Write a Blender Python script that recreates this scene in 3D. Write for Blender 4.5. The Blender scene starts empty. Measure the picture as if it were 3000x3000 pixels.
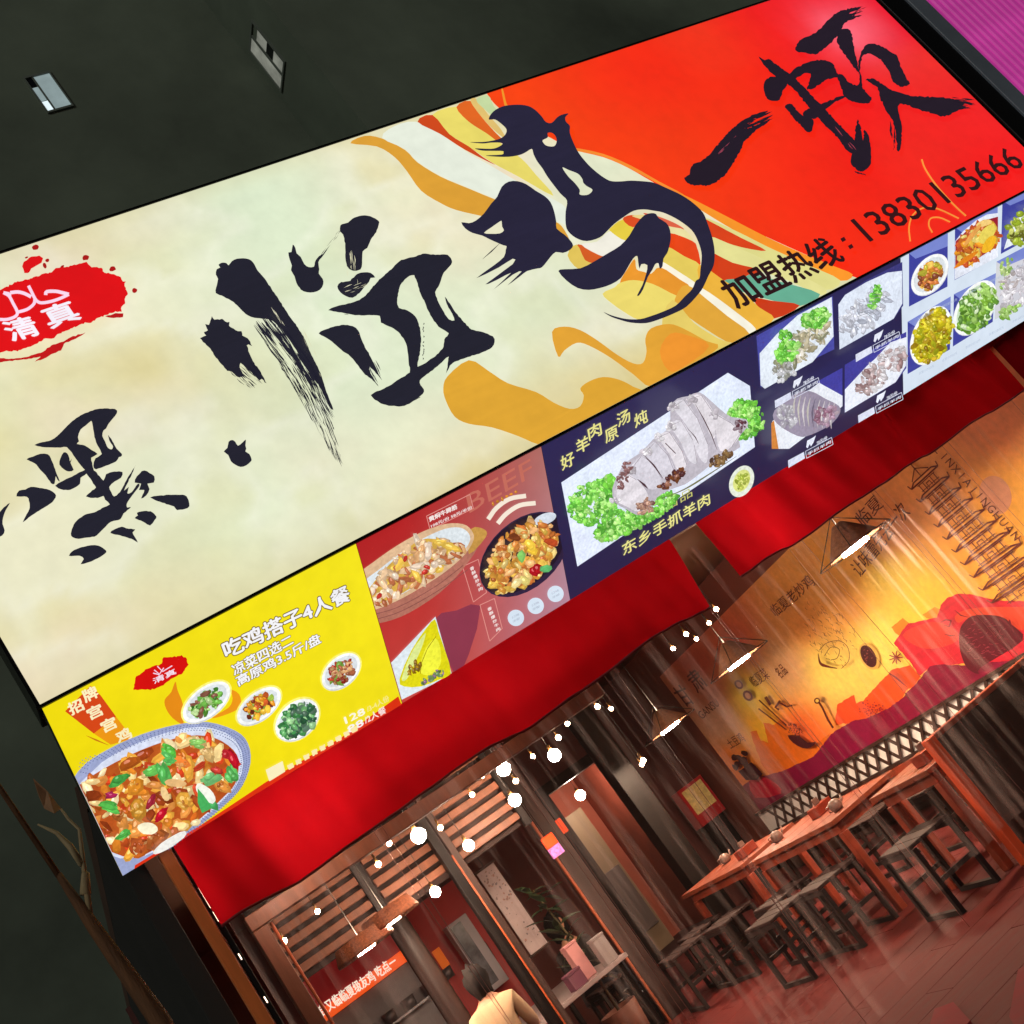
import bpy, bmesh, math, random
from mathutils import Vector, Matrix, geometry
random.seed(7)
scn = bpy.context.scene
col = scn.collection
# ------------------------------------------------------------------ camera, world, sun, exposure
CAM = Vector((0, 0, 1.6))
FPX = 3421.0                                   # focal length in photo pixels (photo 3000 x 3000)
AX = Vector((.7736, -.4262, .4691))            # facade direction, depth and up, seen in the camera frame
AD = Vector((-.2508, .4739, .8441))
AU = Vector((-.5819, -.7706, .2597))
def ray(px, py):
    d = Vector(((px-1500)/FPX, (py-1500)/FPX, 1))
    return Vector((AX.dot(d), AD.dot(d), AU.dot(d)))
cam_data = bpy.data.cameras.new('camera')
cam = bpy.data.objects.new('camera', cam_data); col.objects.link(cam)
right = Vector((AX.x, AD.x, AU.x)); down = Vector((AX.y, AD.y, AU.y)); fwd = Vector((AX.z, AD.z, AU.z))
m = Matrix((right, -down, -fwd)).transposed().to_4x4(); m.translation = CAM
cam.matrix_world = m
cam_data.sensor_width = 36; cam_data.lens = 36*FPX/3000; cam_data.clip_start = .05; cam_data.clip_end = 400
scn.camera = cam
world = bpy.data.worlds.new('World'); scn.world = world; world.use_nodes = True
wn = world.node_tree.nodes; wl = world.node_tree.links
bg = wn['Background']
sky = wn.new('ShaderNodeTexSky'); sky.sky_type = 'NISHITA'; sky.sun_disc = False
sky.sun_elevation = math.radians(1.0); sky.sun_rotation = math.radians(200)
hs = wn.new('ShaderNodeHueSaturation'); hs.inputs['Saturation'].default_value = .35
wl.new(sky.outputs[0], hs.inputs['Color']); wl.new(hs.outputs[0], bg.inputs['Color'])
bg.inputs['Strength'].default_value = .03       # night: only the glow of the city
sun_d = bpy.data.lights.new('tower_fill', 'SUN'); sun_d.energy = .52; sun_d.angle = math.radians(12); sun_d.color = (.92, 1, .9)  # added weak fill that lifts the dark tower; no such source in view
sun = bpy.data.objects.new('tower_fill', sun_d); col.objects.link(sun)
sun.rotation_euler = Vector((.62, .64, -.4)).to_track_quat('-Z', 'Y').to_euler()
vs = scn.view_settings; vs.view_transform = 'Standard'; vs.look = 'None'; vs.exposure = 0; vs.gamma = 1; vs.use_curve_mapping = False
scn.cycles.use_denoising = True
scn.cycles.max_bounces = 6; scn.cycles.transparent_max_bounces = 16
scn.cycles.sample_clamp_indirect = 6
# ------------------------------------------------------------------ helpers
def lin(c):
    if isinstance(c, str): c = tuple(int(c[i:i+2], 16) for i in (0, 2, 4))
    return tuple(((v/255)/12.92 if v/255 <= .04045 else ((v/255+.055)/1.055)**2.4) for v in c[:3])
def onY(px, py, y): r = ray(px, py); return CAM + r*(y/r.y)
def onX(px, py, x): r = ray(px, py); return CAM + r*(x/r.x)
def onZ(px, py, z): r = ray(px, py); return CAM + r*((z-1.6)/r.z)
MATS = {}
def mat(name, color, rough=.6, metal=0, emit=0, noise=0, scale=8, bump=0, spec=.5, trans=0, stretch=None, ecol=None):
    if name in MATS: return MATS[name]
    mt = bpy.data.materials.new(name); mt.use_nodes = True
    nt = mt.node_tree; b = nt.nodes['Principled BSDF']; lc = lin(color)
    b.inputs['Base Color'].default_value = (*lc, 1); b.inputs['Roughness'].default_value = rough
    b.inputs['Metallic'].default_value = metal; b.inputs['Specular IOR Level'].default_value = spec
    if emit:
        b.inputs['Emission Color'].default_value = (*(lin(ecol) if ecol else lc), 1); b.inputs['Emission Strength'].default_value = emit
    if noise or bump:
        tc = nt.nodes.new('ShaderNodeTexCoord'); src = tc.outputs['Object']
        if stretch:
            mp = nt.nodes.new('ShaderNodeMapping'); mp.inputs['Scale'].default_value = stretch
            nt.links.new(src, mp.inputs[0]); src = mp.outputs[0]
        nz = nt.nodes.new('ShaderNodeTexNoise'); nz.inputs['Scale'].default_value = scale; nz.inputs['Detail'].default_value = 6
        nz.inputs['Roughness'].default_value = .62
        nt.links.new(src, nz.inputs[0])
        if noise:
            rp = nt.nodes.new('ShaderNodeValToRGB')
            rp.color_ramp.elements[0].position = .28; rp.color_ramp.elements[1].position = .74
            rp.color_ramp.elements[0].color = (*[v*(1-noise) for v in lc], 1); rp.color_ramp.elements[1].color = (*[min(1, v*(1+noise)) for v in lc], 1)
            nt.links.new(nz.outputs[0], rp.inputs[0]); nt.links.new(rp.outputs[0], b.inputs['Base Color'])
            if emit and not ecol: nt.links.new(rp.outputs[0], b.inputs['Emission Color'])
            rr = nt.nodes.new('ShaderNodeMapRange'); rr.inputs['To Min'].default_value = max(.05, rough-.12); rr.inputs['To Max'].default_value = min(1, rough+.15)
            nt.links.new(nz.outputs[0], rr.inputs['Value']); nt.links.new(rr.outputs[0], b.inputs['Roughness'])
        if bump:
            bp = nt.nodes.new('ShaderNodeBump'); bp.inputs['Strength'].default_value = bump; bp.inputs['Distance'].default_value = .02
            nt.links.new(nz.outputs[0], bp.inputs['Height']); nt.links.new(bp.outputs[0], b.inputs['Normal'])
    MATS[name] = mt; return mt
def print_material(name, emit, rough=.3, cloud=.06, scale=1.6, fine=7, grain=.035):
    """A printed sheet: colours come from the print itself; a lightbox print also glows."""
    mt = bpy.data.materials.new(name); mt.use_nodes = True
    nt = mt.node_tree; b = nt.nodes['Principled BSDF']
    at = nt.nodes.new('ShaderNodeAttribute'); at.attribute_name = 'ink'
    tc = nt.nodes.new('ShaderNodeTexCoord')
    nz = nt.nodes.new('ShaderNodeTexNoise'); nz.inputs['Scale'].default_value = scale; nz.inputs['Detail'].default_value = 7; nz.inputs['Roughness'].default_value = .6
    nt.links.new(tc.outputs['Object'], nz.inputs[0])
    mr = nt.nodes.new('ShaderNodeMapRange'); mr.inputs['From Min'].default_value = .3; mr.inputs['From Max'].default_value = .7
    mr.inputs['To Min'].default_value = 1-cloud; mr.inputs['To Max'].default_value = 1+cloud
    nt.links.new(nz.outputs[0], mr.inputs['Value'])
    n2 = nt.nodes.new('ShaderNodeTexNoise'); n2.inputs['Scale'].default_value = scale*fine; n2.inputs['Detail'].default_value = 5; nt.links.new(tc.outputs['Object'], n2.inputs[0])
    m2 = nt.nodes.new('ShaderNodeMapRange'); m2.inputs['From Min'].default_value = .3; m2.inputs['From Max'].default_value = .7; m2.inputs['To Min'].default_value = 1-grain; m2.inputs['To Max'].default_value = 1+grain
    nt.links.new(n2.outputs[0], m2.inputs['Value']); mm = nt.nodes.new('ShaderNodeMath'); mm.operation = 'MULTIPLY'; nt.links.new(mr.outputs[0], mm.inputs[0]); nt.links.new(m2.outputs[0], mm.inputs[1]); mr = mm
    mx = nt.nodes.new('ShaderNodeVectorMath'); mx.operation = 'SCALE'
    nt.links.new(at.outputs['Color'], mx.inputs[0]); nt.links.new(mr.outputs[0], mx.inputs['Scale'])
    b.inputs['Roughness'].default_value = rough; b.inputs['Specular IOR Level'].default_value = .35
    if emit:
        b.inputs['Base Color'].default_value = (.04, .04, .04, 1)
        nt.links.new(mx.outputs[0], b.inputs['Emission Color']); b.inputs['Emission Strength'].default_value = emit
    else:
        nt.links.new(mx.outputs[0], b.inputs['Base Color'])
    MATS[name] = mt; return mt
def obj(name, me, parent=None, material=None):
    o = bpy.data.objects.new(name, me); col.objects.link(o)
    if material is not None and me is not None and not me.materials: me.materials.append(material)
    if parent is not None:
        o.parent = parent; o.matrix_parent_inverse = parent.matrix_world.inverted() if parent.type != 'EMPTY' else Matrix.Translation(-parent.location)
    return o
def tag(o, label, cat, group=None, kind=None):
    o['label'] = label; o['category'] = cat
    if group: o['group'] = group
    if kind: o['kind'] = kind
    return o
def thing(name, loc, label, cat, group=None):
    o = bpy.data.objects.new(name, None); o.location = loc; col.objects.link(o); o.empty_display_size = .1
    return tag(o, label, cat, group)
def struct(o): o['kind'] = 'structure'; return o
def mesh_from(bm, name='m', smooth=False):
    me = bpy.data.meshes.new(name); bmesh.ops.recalc_face_normals(bm, faces=bm.faces); bm.to_mesh(me); bm.free()
    if smooth:
        for p in me.polygons: p.use_smooth = True
    return me
def add_box(bm, lo, hi, bevel=0):
    lo = Vector(lo); hi = Vector(hi); c = (lo+hi)/2; s = hi-lo
    g = bmesh.ops.create_cube(bm, size=1, matrix=Matrix.Translation(c) @ Matrix.Diagonal((*[max(abs(v), 1e-4) for v in s], 1)))
    if bevel:
        es = list({e for v in g['verts'] for e in v.link_edges})
        bmesh.ops.bevel(bm, geom=es, offset=bevel, segments=1, affect='EDGES')
def box(name, lo, hi, material, parent=None, bevel=.004):
    bm = bmesh.new(); add_box(bm, lo, hi, bevel); return obj(name, mesh_from(bm, name), parent, material)
def add_tube(bm, pts, radii, n=8, cap=True):
    pts = [Vector(p) for p in pts]
    if not hasattr(radii, '__len__'): radii = [radii]*len(pts)
    rings = []; ref = None
    for i, p in enumerate(pts):
        t = (pts[min(i+1, len(pts)-1)]-pts[max(i-1, 0)]).normalized()
        if ref is None or abs(ref.dot(t)) > .95: ref = Vector((0, 0, 1)) if abs(t.z) < .9 else Vector((1, 0, 0))
        a = t.cross(ref).normalized(); b = t.cross(a).normalized(); ref = b.cross(t).normalized() if False else ref
        rings.append([bm.verts.new(p + a*math.cos(2*math.pi*k/n)*radii[i] + b*math.sin(2*math.pi*k/n)*radii[i]) for k in range(n)])
    for r0, r1 in zip(rings, rings[1:]):
        for k in range(n): bm.faces.new((r0[k], r0[(k+1) % n], r1[(k+1) % n], r1[k]))
    if cap: bm.faces.new(rings[0][::-1]); bm.faces.new(rings[-1])
def tube(name, pts, radii, material, parent=None, n=8):
    bm = bmesh.new(); add_tube(bm, pts, radii, n); return obj(name, mesh_from(bm, name, True), parent, material)
def add_lathe(bm, prof, c, n=16):
    rings = []
    for r, z in prof: rings.append([bm.verts.new((c[0]+r*math.cos(2*math.pi*k/n), c[1]+r*math.sin(2*math.pi*k/n), c[2]+z)) for k in range(n)])
    for r0, r1 in zip(rings, rings[1:]):
        for k in range(n): bm.faces.new((r0[k], r0[(k+1) % n], r1[(k+1) % n], r1[k]))
def lathe(name, prof, c, material, parent=None, n=16):
    bm = bmesh.new(); add_lathe(bm, prof, c, n); return obj(name, mesh_from(bm, name, True), parent, material)
def sphere(name, c, r, material, parent=None, sub=2, scale=(1, 1, 1)):
    bm = bmesh.new(); bmesh.ops.create_icosphere(bm, subdivisions=sub, radius=r, matrix=Matrix.Translation(c) @ Matrix.Diagonal((*scale, 1)))
    return obj(name, mesh_from(bm, name, True), parent, material)
# ------------------------------------------------------------------ prints (flat artwork on a plane, traced in the plane's own coordinates)
class Plane:
    def __init__(s, O, U, V, N): s.O, s.U, s.V, s.N = Vector(O), Vector(U).normalized(), Vector(V).normalized(), Vector(N).normalized()
    def uv(s, px, py):
        r = ray(px, py); t = (s.O-CAM).dot(s.N)/r.dot(s.N); p = CAM + r*t - s.O
        return (p.dot(s.U), p.dot(s.V))
    def xyz(s, u, v, off=0): return s.O + s.U*u + s.V*v + s.N*off
class Tile:                                   # a window of the photograph in which outlines were read off
    def __init__(s, x, y, size): s.x, s.y, s.k = x, y, size/1932
    def __call__(s, pts): return [(s.x+a*s.k, s.y+b*s.k) for a, b in pts]
def smooth_pts(pts, n=4):
    out = []; L = len(pts)
    for i in range(L):
        p0, p1, p2, p3 = (pts[(i+j-1) % L] for j in range(4))
        for k in range(n):
            t = k/n
            out.append(tuple(.5*((2*p1[d]) + (-p0[d]+p2[d])*t + (2*p0[d]-5*p1[d]+4*p2[d]-p3[d])*t*t + (-p0[d]+3*p1[d]-3*p2[d]+p3[d])*t**3) for d in (0, 1)))
    return out
def smooth_open(pts, n=4):
    q = [tuple(2*pts[0][d]-pts[1][d] for d in (0, 1)), *pts, tuple(2*pts[-1][d]-pts[-2][d] for d in (0, 1))]; out = []
    for i in range(len(pts)-1):
        p0, p1, p2, p3 = q[i:i+4]
        for k in range(n):
            t = k/n
            out.append(tuple(.5*((2*p1[d]) + (-p0[d]+p2[d])*t + (2*p0[d]-5*p1[d]+4*p2[d]-p3[d])*t*t + (-p0[d]+3*p1[d]-3*p2[d]+p3[d])*t**3) for d in (0, 1)))
    return out+[pts[-1]]
def rough_pts(pts, amp=2.2, step=7):
    out = []; L = len(pts)
    for i in range(L):
        a, b = pts[i], pts[(i+1) % L]; d = math.dist(a, b); n = max(1, int(d/step))
        for k in range(n):
            t = k/n; j = 0 if k == 0 else amp
            out.append((a[0]+(b[0]-a[0])*t+random.uniform(-j, j), a[1]+(b[1]-a[1])*t+random.uniform(-j, j)))
    return out
def clip_poly(pts, quad):
    area = sum(a[0]*b[1]-b[0]*a[1] for a, b in zip(quad, quad[1:]+quad[:1])); sg = 1 if area > 0 else -1
    for a, b in zip(quad, quad[1:]+quad[:1]):
        if not pts: return pts
        def side(p): return sg*((b[0]-a[0])*(p[1]-a[1])-(b[1]-a[1])*(p[0]-a[0]))
        out = []
        for p, q in zip(pts, pts[1:]+pts[:1]):
            sp, sq = side(p), side(q)
            if sp >= 0: out.append(p)
            if (sp >= 0) != (sq >= 0):
                t = sp/(sp-sq); out.append((p[0]+(q[0]-p[0])*t, p[1]+(q[1]-p[1])*t))
        pts = out
    return pts
class Print:
    layer = {}
    def __init__(s, plane, clip=None, base=.0015, step=.00012):
        s.pl, s.clip, s.v, s.f, s.c, s.off, s.step = plane, clip, [], [], [], base, step
    def poly_uv(s, loops, color, vary=0, bump=True, cols=None):
        if s.clip: loops = [clip_poly(l, s.clip) for l in loops]
        loops = [l for l in loops if len(l) > 2]
        if not loops: return
        flat = [p for l in loops for p in l]
        tris = geometry.tessellate_polygon([[Vector((a, b, 0)) for a, b in l] for l in loops])
        base = len(s.v); lc = lin(color) if not isinstance(color[0], float) else color
        for a, b in flat:
            s.v.append(s.pl.xyz(a, b, s.off)); k = 1+random.uniform(-vary, vary)
            s.c.append(tuple(min(1.5, x*k) for x in lc))
        for t in tris: s.f.append(tuple(base+i for i in t))
        if bump: s.off += s.step
    def poly(s, pts, color, holes=(), smooth=0, rough=0, vary=0, step=7):
        loops = [pts, *holes]
        if smooth: loops = [smooth_pts(l, smooth) for l in loops]
        if rough: loops = [rough_pts(l, rough, step) for l in loops]
        s.poly_uv([[s.pl.uv(*p) for p in l] for l in loops], color, vary)
    def ellipse(s, c, a, b, ang, color, n=28, jit=0, vary=0):
        ang = math.radians(ang); pts = []
        for k in range(n):
            t = 2*math.pi*k/n; r = 1+random.uniform(-jit, jit); x, y = a*r*math.cos(t), b*r*math.sin(t)
            pts.append((c[0]+x*math.cos(ang)-y*math.sin(ang), c[1]+x*math.sin(ang)+y*math.cos(ang)))
        s.poly(pts, color, vary=vary)
    def line(s, pts, w, color, taper=False):
        L, R = [], []
        for i, p in enumerate(pts):
            a, b = pts[max(0, i-1)], pts[min(len(pts)-1, i+1)]; dx, dy = b[0]-a[0], b[1]-a[1]; d = math.hypot(dx, dy) or 1
            ww = w*(1-.8*abs(2*i/(len(pts)-1)-1)) if taper and len(pts) > 2 else w
            nx, ny = -dy/d*ww/2, dx/d*ww/2; L.append((p[0]+nx, p[1]+ny)); R.append((p[0]-nx, p[1]-ny))
        s.poly(L+R[::-1], color)
    def frame(s, pts, w, color):
        for p, q in zip(pts, pts[1:]+pts[:1]): s.line([p, q], w, color)
    def food(s, c, a, b, ang, pal, n, size, stretch=1.6, inside=None):
        """A photographed dish: many small overlapping morsels."""
        ang = math.radians(ang)
        for _ in range(n):
            rr = math.sqrt(random.random())*.96; t = random.uniform(0, 2*math.pi); x, y = a*rr*math.cos(t), b*rr*math.sin(t)
            q = (c[0]+x*math.cos(ang)-y*math.sin(ang), c[1]+x*math.sin(ang)+y*math.cos(ang))
            if inside and not inside(q): continue
            s.morsel(q, size*random.uniform(.45, 1.25), random.choice(pal), stretch)
    def morsel(s, q, r, color, stretch=1.6, ang=None):
        th = random.uniform(0, math.pi) if ang is None else ang; st = random.uniform(1, stretch); k = random.uniform(.72, 1.2)
        lc = tuple(min(1., v*k) for v in lin(color)); pts = []
        for i in range(7):
            t = 2*math.pi*i/7; rr = r*random.uniform(.75, 1.2); x, y = rr*st*math.cos(t), rr*math.sin(t)/st**.5
            pts.append((q[0]+x*math.cos(th)-y*math.sin(th), q[1]+x*math.sin(th)+y*math.cos(th)))
        s.poly_uv([[s.pl.uv(*p) for p in pts]], tuple(v*.8 for v in lc), .22)
        s.poly_uv([[s.pl.uv(q[0]+(p[0]-q[0])*.74-r*.1, q[1]+(p[1]-q[1])*.74-r*.12) for p in pts]], lc, .3)
        if random.random() < .6: s.poly_uv([[s.pl.uv(q[0]+(p[0]-q[0])*.3-r*.25, q[1]+(p[1]-q[1])*.3-r*.25) for p in pts]], tuple(min(1., v*1.35+.12) for v in lc), .2)
    def text(s, body, p0, p1, color, height=None, bold=.0, upright=True, outline=None, vertical=False, shear=0, wide=1):
        """Lettering running from photo point p0 to p1 along its baseline."""
        a = Vector(s.pl.uv(*p0)); b = Vector(s.pl.uv(*p1)); d = b-a; L = d.length; d.normalize()
        vs_, fs = text_mesh(body, 0); w = max(v[0] for v in vs_) or 1; x0 = min(v[0] for v in vs_)
        k = L/(w-x0); up = Vector((-d.y, d.x))
        if upright: up = Vector((0, 1))
        if up.y < 0 and not upright: up = up
        h = height if height else k
        sets = []
        if outline: sets += [(outline, [(math.cos(q)*.075, math.sin(q)*.075) for q in [t*math.pi/4 for t in range(8)]])]
        sets += [(color, [(0, 0)]+([(bold*.45, 0), (-bold*.45, 0), (0, bold*.35), (0, -bold*.35)] if bold > 0 else []))]
        for c2, offs in sets:
            lc = lin(c2)
            for ox, oy in offs:
                base = len(s.v)
                for x, y in vs_:
                    q = a+d*((x-x0)*k+ox*h)+up*(y+oy)*h+d*shear*y*h
                    s.v.append(s.pl.xyz(q.x, q.y, s.off)); s.c.append(lc)
                for f in fs: s.f.append(tuple(base+i for i in f))
                s.off += s.step
    def flush(s, name, parent, material, kind=None):
        """build what has been drawn so far as one part and go on with the next"""
        o = s.build(name, parent, material); s.v, s.f, s.c = [], [], []
        if o and kind: o['kind'] = kind
        return o
    def build(s, name, parent, material):
        if not s.f: return None
        org = s.pl.O
        me = bpy.data.meshes.new(name); me.from_pydata([v-org for v in s.v], [], s.f); me.update()
        at = me.color_attributes.new('ink', 'FLOAT_COLOR', 'POINT')
        at.data.foreach_set('color', [x for c in s.c for x in (*c, 1.)])
        nrm = s.pl.N
        fl = [p.index for p in me.polygons if p.normal.dot(nrm) < 0]
        if fl:
            bm = bmesh.new(); bm.from_mesh(me); bm.faces.ensure_lookup_table()
            bmesh.ops.reverse_faces(bm, faces=[bm.faces[i] for i in fl]); bm.to_mesh(me); bm.free()
        o = bpy.data.objects.new(name, me); col.objects.link(o); me.materials.append(material)
        if parent: o.parent = parent; o.location = org-parent.location
        else: o.location = org
        return o
_TX = {}
def text_mesh(body, bold):
    key = (body, round(bold, 3))
    if key not in _TX:
        cu = bpy.data.curves.new('t', 'FONT'); cu.body = body; cu.size = 1; cu.offset = bold*.5; cu.resolution_u = 2
        t = bpy.data.objects.new('t', cu); col.objects.link(t)
        dg = bpy.context.evaluated_depsgraph_get(); me = bpy.data.meshes.new_from_object(t.evaluated_get(dg))
        _TX[key] = ([(v.co.x, v.co.y) for v in me.vertices], [tuple(p.vertices) for p in me.polygons])
        bpy.data.objects.remove(t); bpy.data.curves.remove(cu); bpy.data.meshes.remove(me)
    return _TX[key]
LIGHTBOX = print_material('lightbox print', 1.0)
PAPER = print_material('painted print', 0, .55, .12, 3, 6, .08)
PHOTO = print_material('lightbox photograph', 1.08, .3, .1, 7, 8, .11)
# ------------------------------------------------------------------ ground and the tower block behind
FY = 4.9                                       # plane of the big lightbox
FAB = 5.7                                      # plane of the shop opening
SX0, SX1, SZ0, SZ1 = .412, 7.865, 3.36, 5.552
asphalt = mat('asphalt', (62, 60, 58), .85, noise=.3, scale=20, bump=.3)
struct(box('ground', (-60, -30, -.3), (90, 60, -.006), asphalt, bevel=0))
tower_wall = mat('tower render', (104, 112, 98), .92, noise=.6, scale=.07, bump=.3)
tw = thing('apartment_tower', (5, 38, 0), 'tall dark apartment block rising behind the lit shop sign', 'building')
box('wall', (-45, 38, -.01), (24.4, 44, 62), tower_wall, tw, 0)
box('wing', (24.4, 34.2, -.01), (80, 44, 62), tower_wall, tw, 0)
frame_m = mat('window frame', (112, 118, 110), .6)
lit_m = mat('lit room', (150, 168, 170), .8, emit=.75, noise=.22, scale=.7)
lit_w = mat('lit lamp room', (205, 220, 225), .8, emit=1.2)
glass_d = mat('dark glass', (16, 20, 24), .12, spec=.6)
def lit_window(pts_plane, parent, fn, label):
    """opening recessed in the wall with frame, mullion and two panes"""
    o = obj('window', fn(), parent, frame_m); return o
p0, p1 = onY(72, 232, 38), onY(212, 318, 38)
x0, x1 = p0.x, onY(210, 310, 38).x; z0, z1 = onY(175, 320, 38).z, onY(110, 225, 38).z
bm = bmesh.new()
for lo, hi in (((x0-.05, 37.9, z0-.1), (x0, 38.02, z1+.1)), ((x1, 37.9, z0-.1), (x1+.05, 38.02, z1+.1)), ((x0, 37.9, z0-.1), (x1, 38.02, z0)), ((x0, 37.9, z1), (x1, 38.02, z1+.1)), ((x0+.26*(x1-x0), 37.93, z0), (x0+.33*(x1-x0), 38.02, z1))): add_box(bm, lo, hi)
wf = obj('window', mesh_from(bm), tw, frame_m)
xm0, xm1 = x0+.26*(x1-x0), x0+.33*(x1-x0)
box('pane', (xm1, 37.97, z0), (x1, 38.01, z1), lit_m, wf, 0)
box('pane', (x0, 37.97, z0), (xm0, 38.01, z0+.3*(z1-z0)), lit_w, wf, 0)
box('pane', (x0, 37.97, z0+.33*(z1-z0)), (xm0, 38.01, z0+.72*(z1-z0)), lit_m, wf, 0)
box('pane', (x0, 37.97, z0+.75*(z1-z0)), (xm0, 38.01, z1), glass_d, wf, 0)
# second lit window in the side wall of the wing
XW = 24.4
a, b = onX(742, 66, XW), onX(742, 135, XW); c = onX(830, 180, XW); d = onX(830, 212, XW)
ya, yb, zt, zb = a.y, b.y+.35, a.z, d.z
bm = bmesh.new()
for lo, hi in (((XW-.08, ya-.1, zb-.1), (XW+.02, ya, zt+.1)), ((XW-.08, yb, zb-.1), (XW+.02, yb+.1, zt+.1)), ((XW-.08, ya, zb-.1), (XW+.02, yb, zb)), ((XW-.08, ya, zt), (XW+.02, yb, zt+.1)), ((XW-.06, ya+.42*(yb-ya), zb), (XW+.02, ya+.52*(yb-ya), zt))): add_box(bm, lo, hi)
wf = obj('window', mesh_from(bm), tw, frame_m)
lit_g = mat('lit grey room', (140, 142, 132), .8, emit=.55, noise=.5, scale=.8)
box('pane', (XW-.03, ya+.52*(yb-ya), zb), (XW+.01, yb, zt), lit_g, wf, 0)
box('pane', (XW-.03, ya, zb+.55*(zt-zb)), (XW+.01, ya+.42*(yb-ya), zb+.85*(zt-zb)), lit_g, wf, 0)
box('pane', (XW-.03, ya, zb), (XW+.01, ya+.42*(yb-ya), zb+.32*(zt-zb)), lit_g, wf, 0)
box('pane', (XW-.03, ya, zb+.33*(zt-zb)), (XW+.01, ya+.42*(yb-ya), zb+.54*(zt-zb)), glass_d, wf, 0)
# ------------------------------------------------------------------ big lightbox sign
SIGN = Plane((SX0, FY, SZ0), (1, 0, 0), (0, 0, 1), (0, -1, 0))
W, H = SX1-SX0, SZ1-SZ0
quad = [(0, 0), (W, 0), (W, H), (0, H)]
black_alu = mat('black aluminium', (26, 24, 26), .35, metal=.7)
sign = thing('shop_sign', (SX0+W/2, FY+.12, SZ0), 'huge backlit sign with black brush calligraphy on cream and red', 'shop sign')
box('light_case', (SX0-.015, FY+.004, SZ0+.001), (SX1+.015, FY+.28, SZ1+.015), black_alu, sign)
bm = bmesh.new()
add_box(bm, (SX0-.02, FY-.006, SZ0-.016), (SX1+.02, FY+.02, SZ0-.001)); add_box(bm, (SX0-.02, FY-.006, SZ1+.001), (SX1+.02, FY+.02, SZ1+.014))
obj('frame', mesh_from(bm), sign, black_alu)
CREAM = (236, 232, 196); NAVY = (40, 36, 66); INK = (29, 28, 43)
# face: cream film with faint clouds of green, pink and yellow
pr = Print(SIGN, quad, base=0)
nx, ny = 150, 46; base = len(pr.v)
def hash2(i, j, s): random.seed(i*7919+j*104729+s); return random.random()
def vnoise(x, y, s):
    i, j = math.floor(x), math.floor(y); fx, fy = x-i, y-j; fx = fx*fx*(3-2*fx); fy = fy*fy*(3-2*fy)
    return (hash2(i, j, s)*(1-fx)+hash2(i+1, j, s)*fx)*(1-fy)+(hash2(i, j+1, s)*(1-fx)+hash2(i+1, j+1, s)*fx)*fy
def mix(a, b, t): t = max(0, min(1, t)); return tuple(x+(y-x)*t for x, y in zip(a, b))
for j in range(ny+1):
    for i in range(nx+1):
        u, v = W*i/nx, H*j/ny
        w1 = .6*vnoise(u*1.3+v*.5, v*1.7-u*.3, 1)+.28*vnoise(u*3.1+v, v*3.9-u*.8, 21)+.12*vnoise(u*8.3, v*9.1, 31)
        w2 = .6*vnoise(u*1.1+5, v*1.9, 2)+.28*vnoise(u*2.9+v*.9, v*4.4, 22)+.12*vnoise(u*9.3, v*7.1, 32)
        c = mix((234, 231, 198), (222, 206, 142), 2.2*w1-1.0)
        c = mix(c, (243, 222, 192), 2.4*w2-1.25)
        c = mix(c, (218, 234, 204), 1.5*vnoise(u*.9+9, v*1.4, 3)-.5)
        c = mix(c, (248, 248, 232), 2.6*(1-abs(2*w1-1))-2.25)
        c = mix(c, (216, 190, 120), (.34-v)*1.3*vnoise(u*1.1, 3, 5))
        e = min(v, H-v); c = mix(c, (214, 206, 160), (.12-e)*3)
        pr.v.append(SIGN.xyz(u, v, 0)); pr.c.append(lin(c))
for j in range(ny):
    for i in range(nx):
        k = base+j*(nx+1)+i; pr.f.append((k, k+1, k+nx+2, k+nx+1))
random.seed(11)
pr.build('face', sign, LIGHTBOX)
Z2 = Tile(1000, 0, 1000); Z3 = Tile(2000, 0, 1000); Z5 = Tile(1000, 1000, 1000); Z6 = Tile(2000, 1000, 1000); Z7 = Tile(0, 2000, 1000)
D1 = Tile(1330, 300, 500); D2 = Tile(1600, 480, 520)
A = Tile(0, 1180, 600); C2 = Tile(580, 600, 500); C3 = Tile(580, 960, 500); C4 = Tile(820, 600, 640); TE = Tile(1980, 300, 350); TG = Tile(2200, 20, 700); TF = Tile(0, 720, 420)
def bands(spec, name, smooth=3):
    p = Print(SIGN, quad, base=bands.base)
    for tile, c, pts in spec: p.poly(tile(pts), c, smooth=smooth, vary=.03)
    bands.base = p.off; return p.build(name, sign, LIGHTBOX)
bands.base = .0012
# red field with its soft change from orange to crimson
pr = Print(SIGN, quad, base=bands.base)
edge = smooth_open(Z2([(800, 480), (830, 545), (900, 620), (1020, 700), (1180, 780), (1320, 850), (1480, 890), (1620, 950), (1760, 1030), (1932, 1120)])
    + Z3([(130, 1175), (300, 1260), (480, 1345), (680, 1435), (850, 1508), (1000, 1590)]), 3)
edge = [SIGN.uv(*p) for p in edge]; n = len(edge)
rows = []
for (u, v) in edge:
    k = 14; row = []
    for q in range(k+1):
        t = q/k; uu, vv = u+(W+.2-u)*t*1.0, v+(H+.25-v)*t if False else v
        row.append((uu, vv))
    rows.append(row)
redc = []
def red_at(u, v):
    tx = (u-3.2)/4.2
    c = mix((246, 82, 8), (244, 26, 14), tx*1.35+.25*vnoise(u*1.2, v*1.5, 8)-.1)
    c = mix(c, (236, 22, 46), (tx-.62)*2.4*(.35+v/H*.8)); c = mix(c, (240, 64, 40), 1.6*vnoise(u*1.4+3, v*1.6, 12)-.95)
    d = math.hypot((u-6.95)*1.0, (v-1.72)*1.0); return mix(c, (255, 120, 140), .9*math.exp(-(d/.33)**2))  # pink spot: a lamp's reflected glare painted into the print colour
base = len(pr.v)
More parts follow.
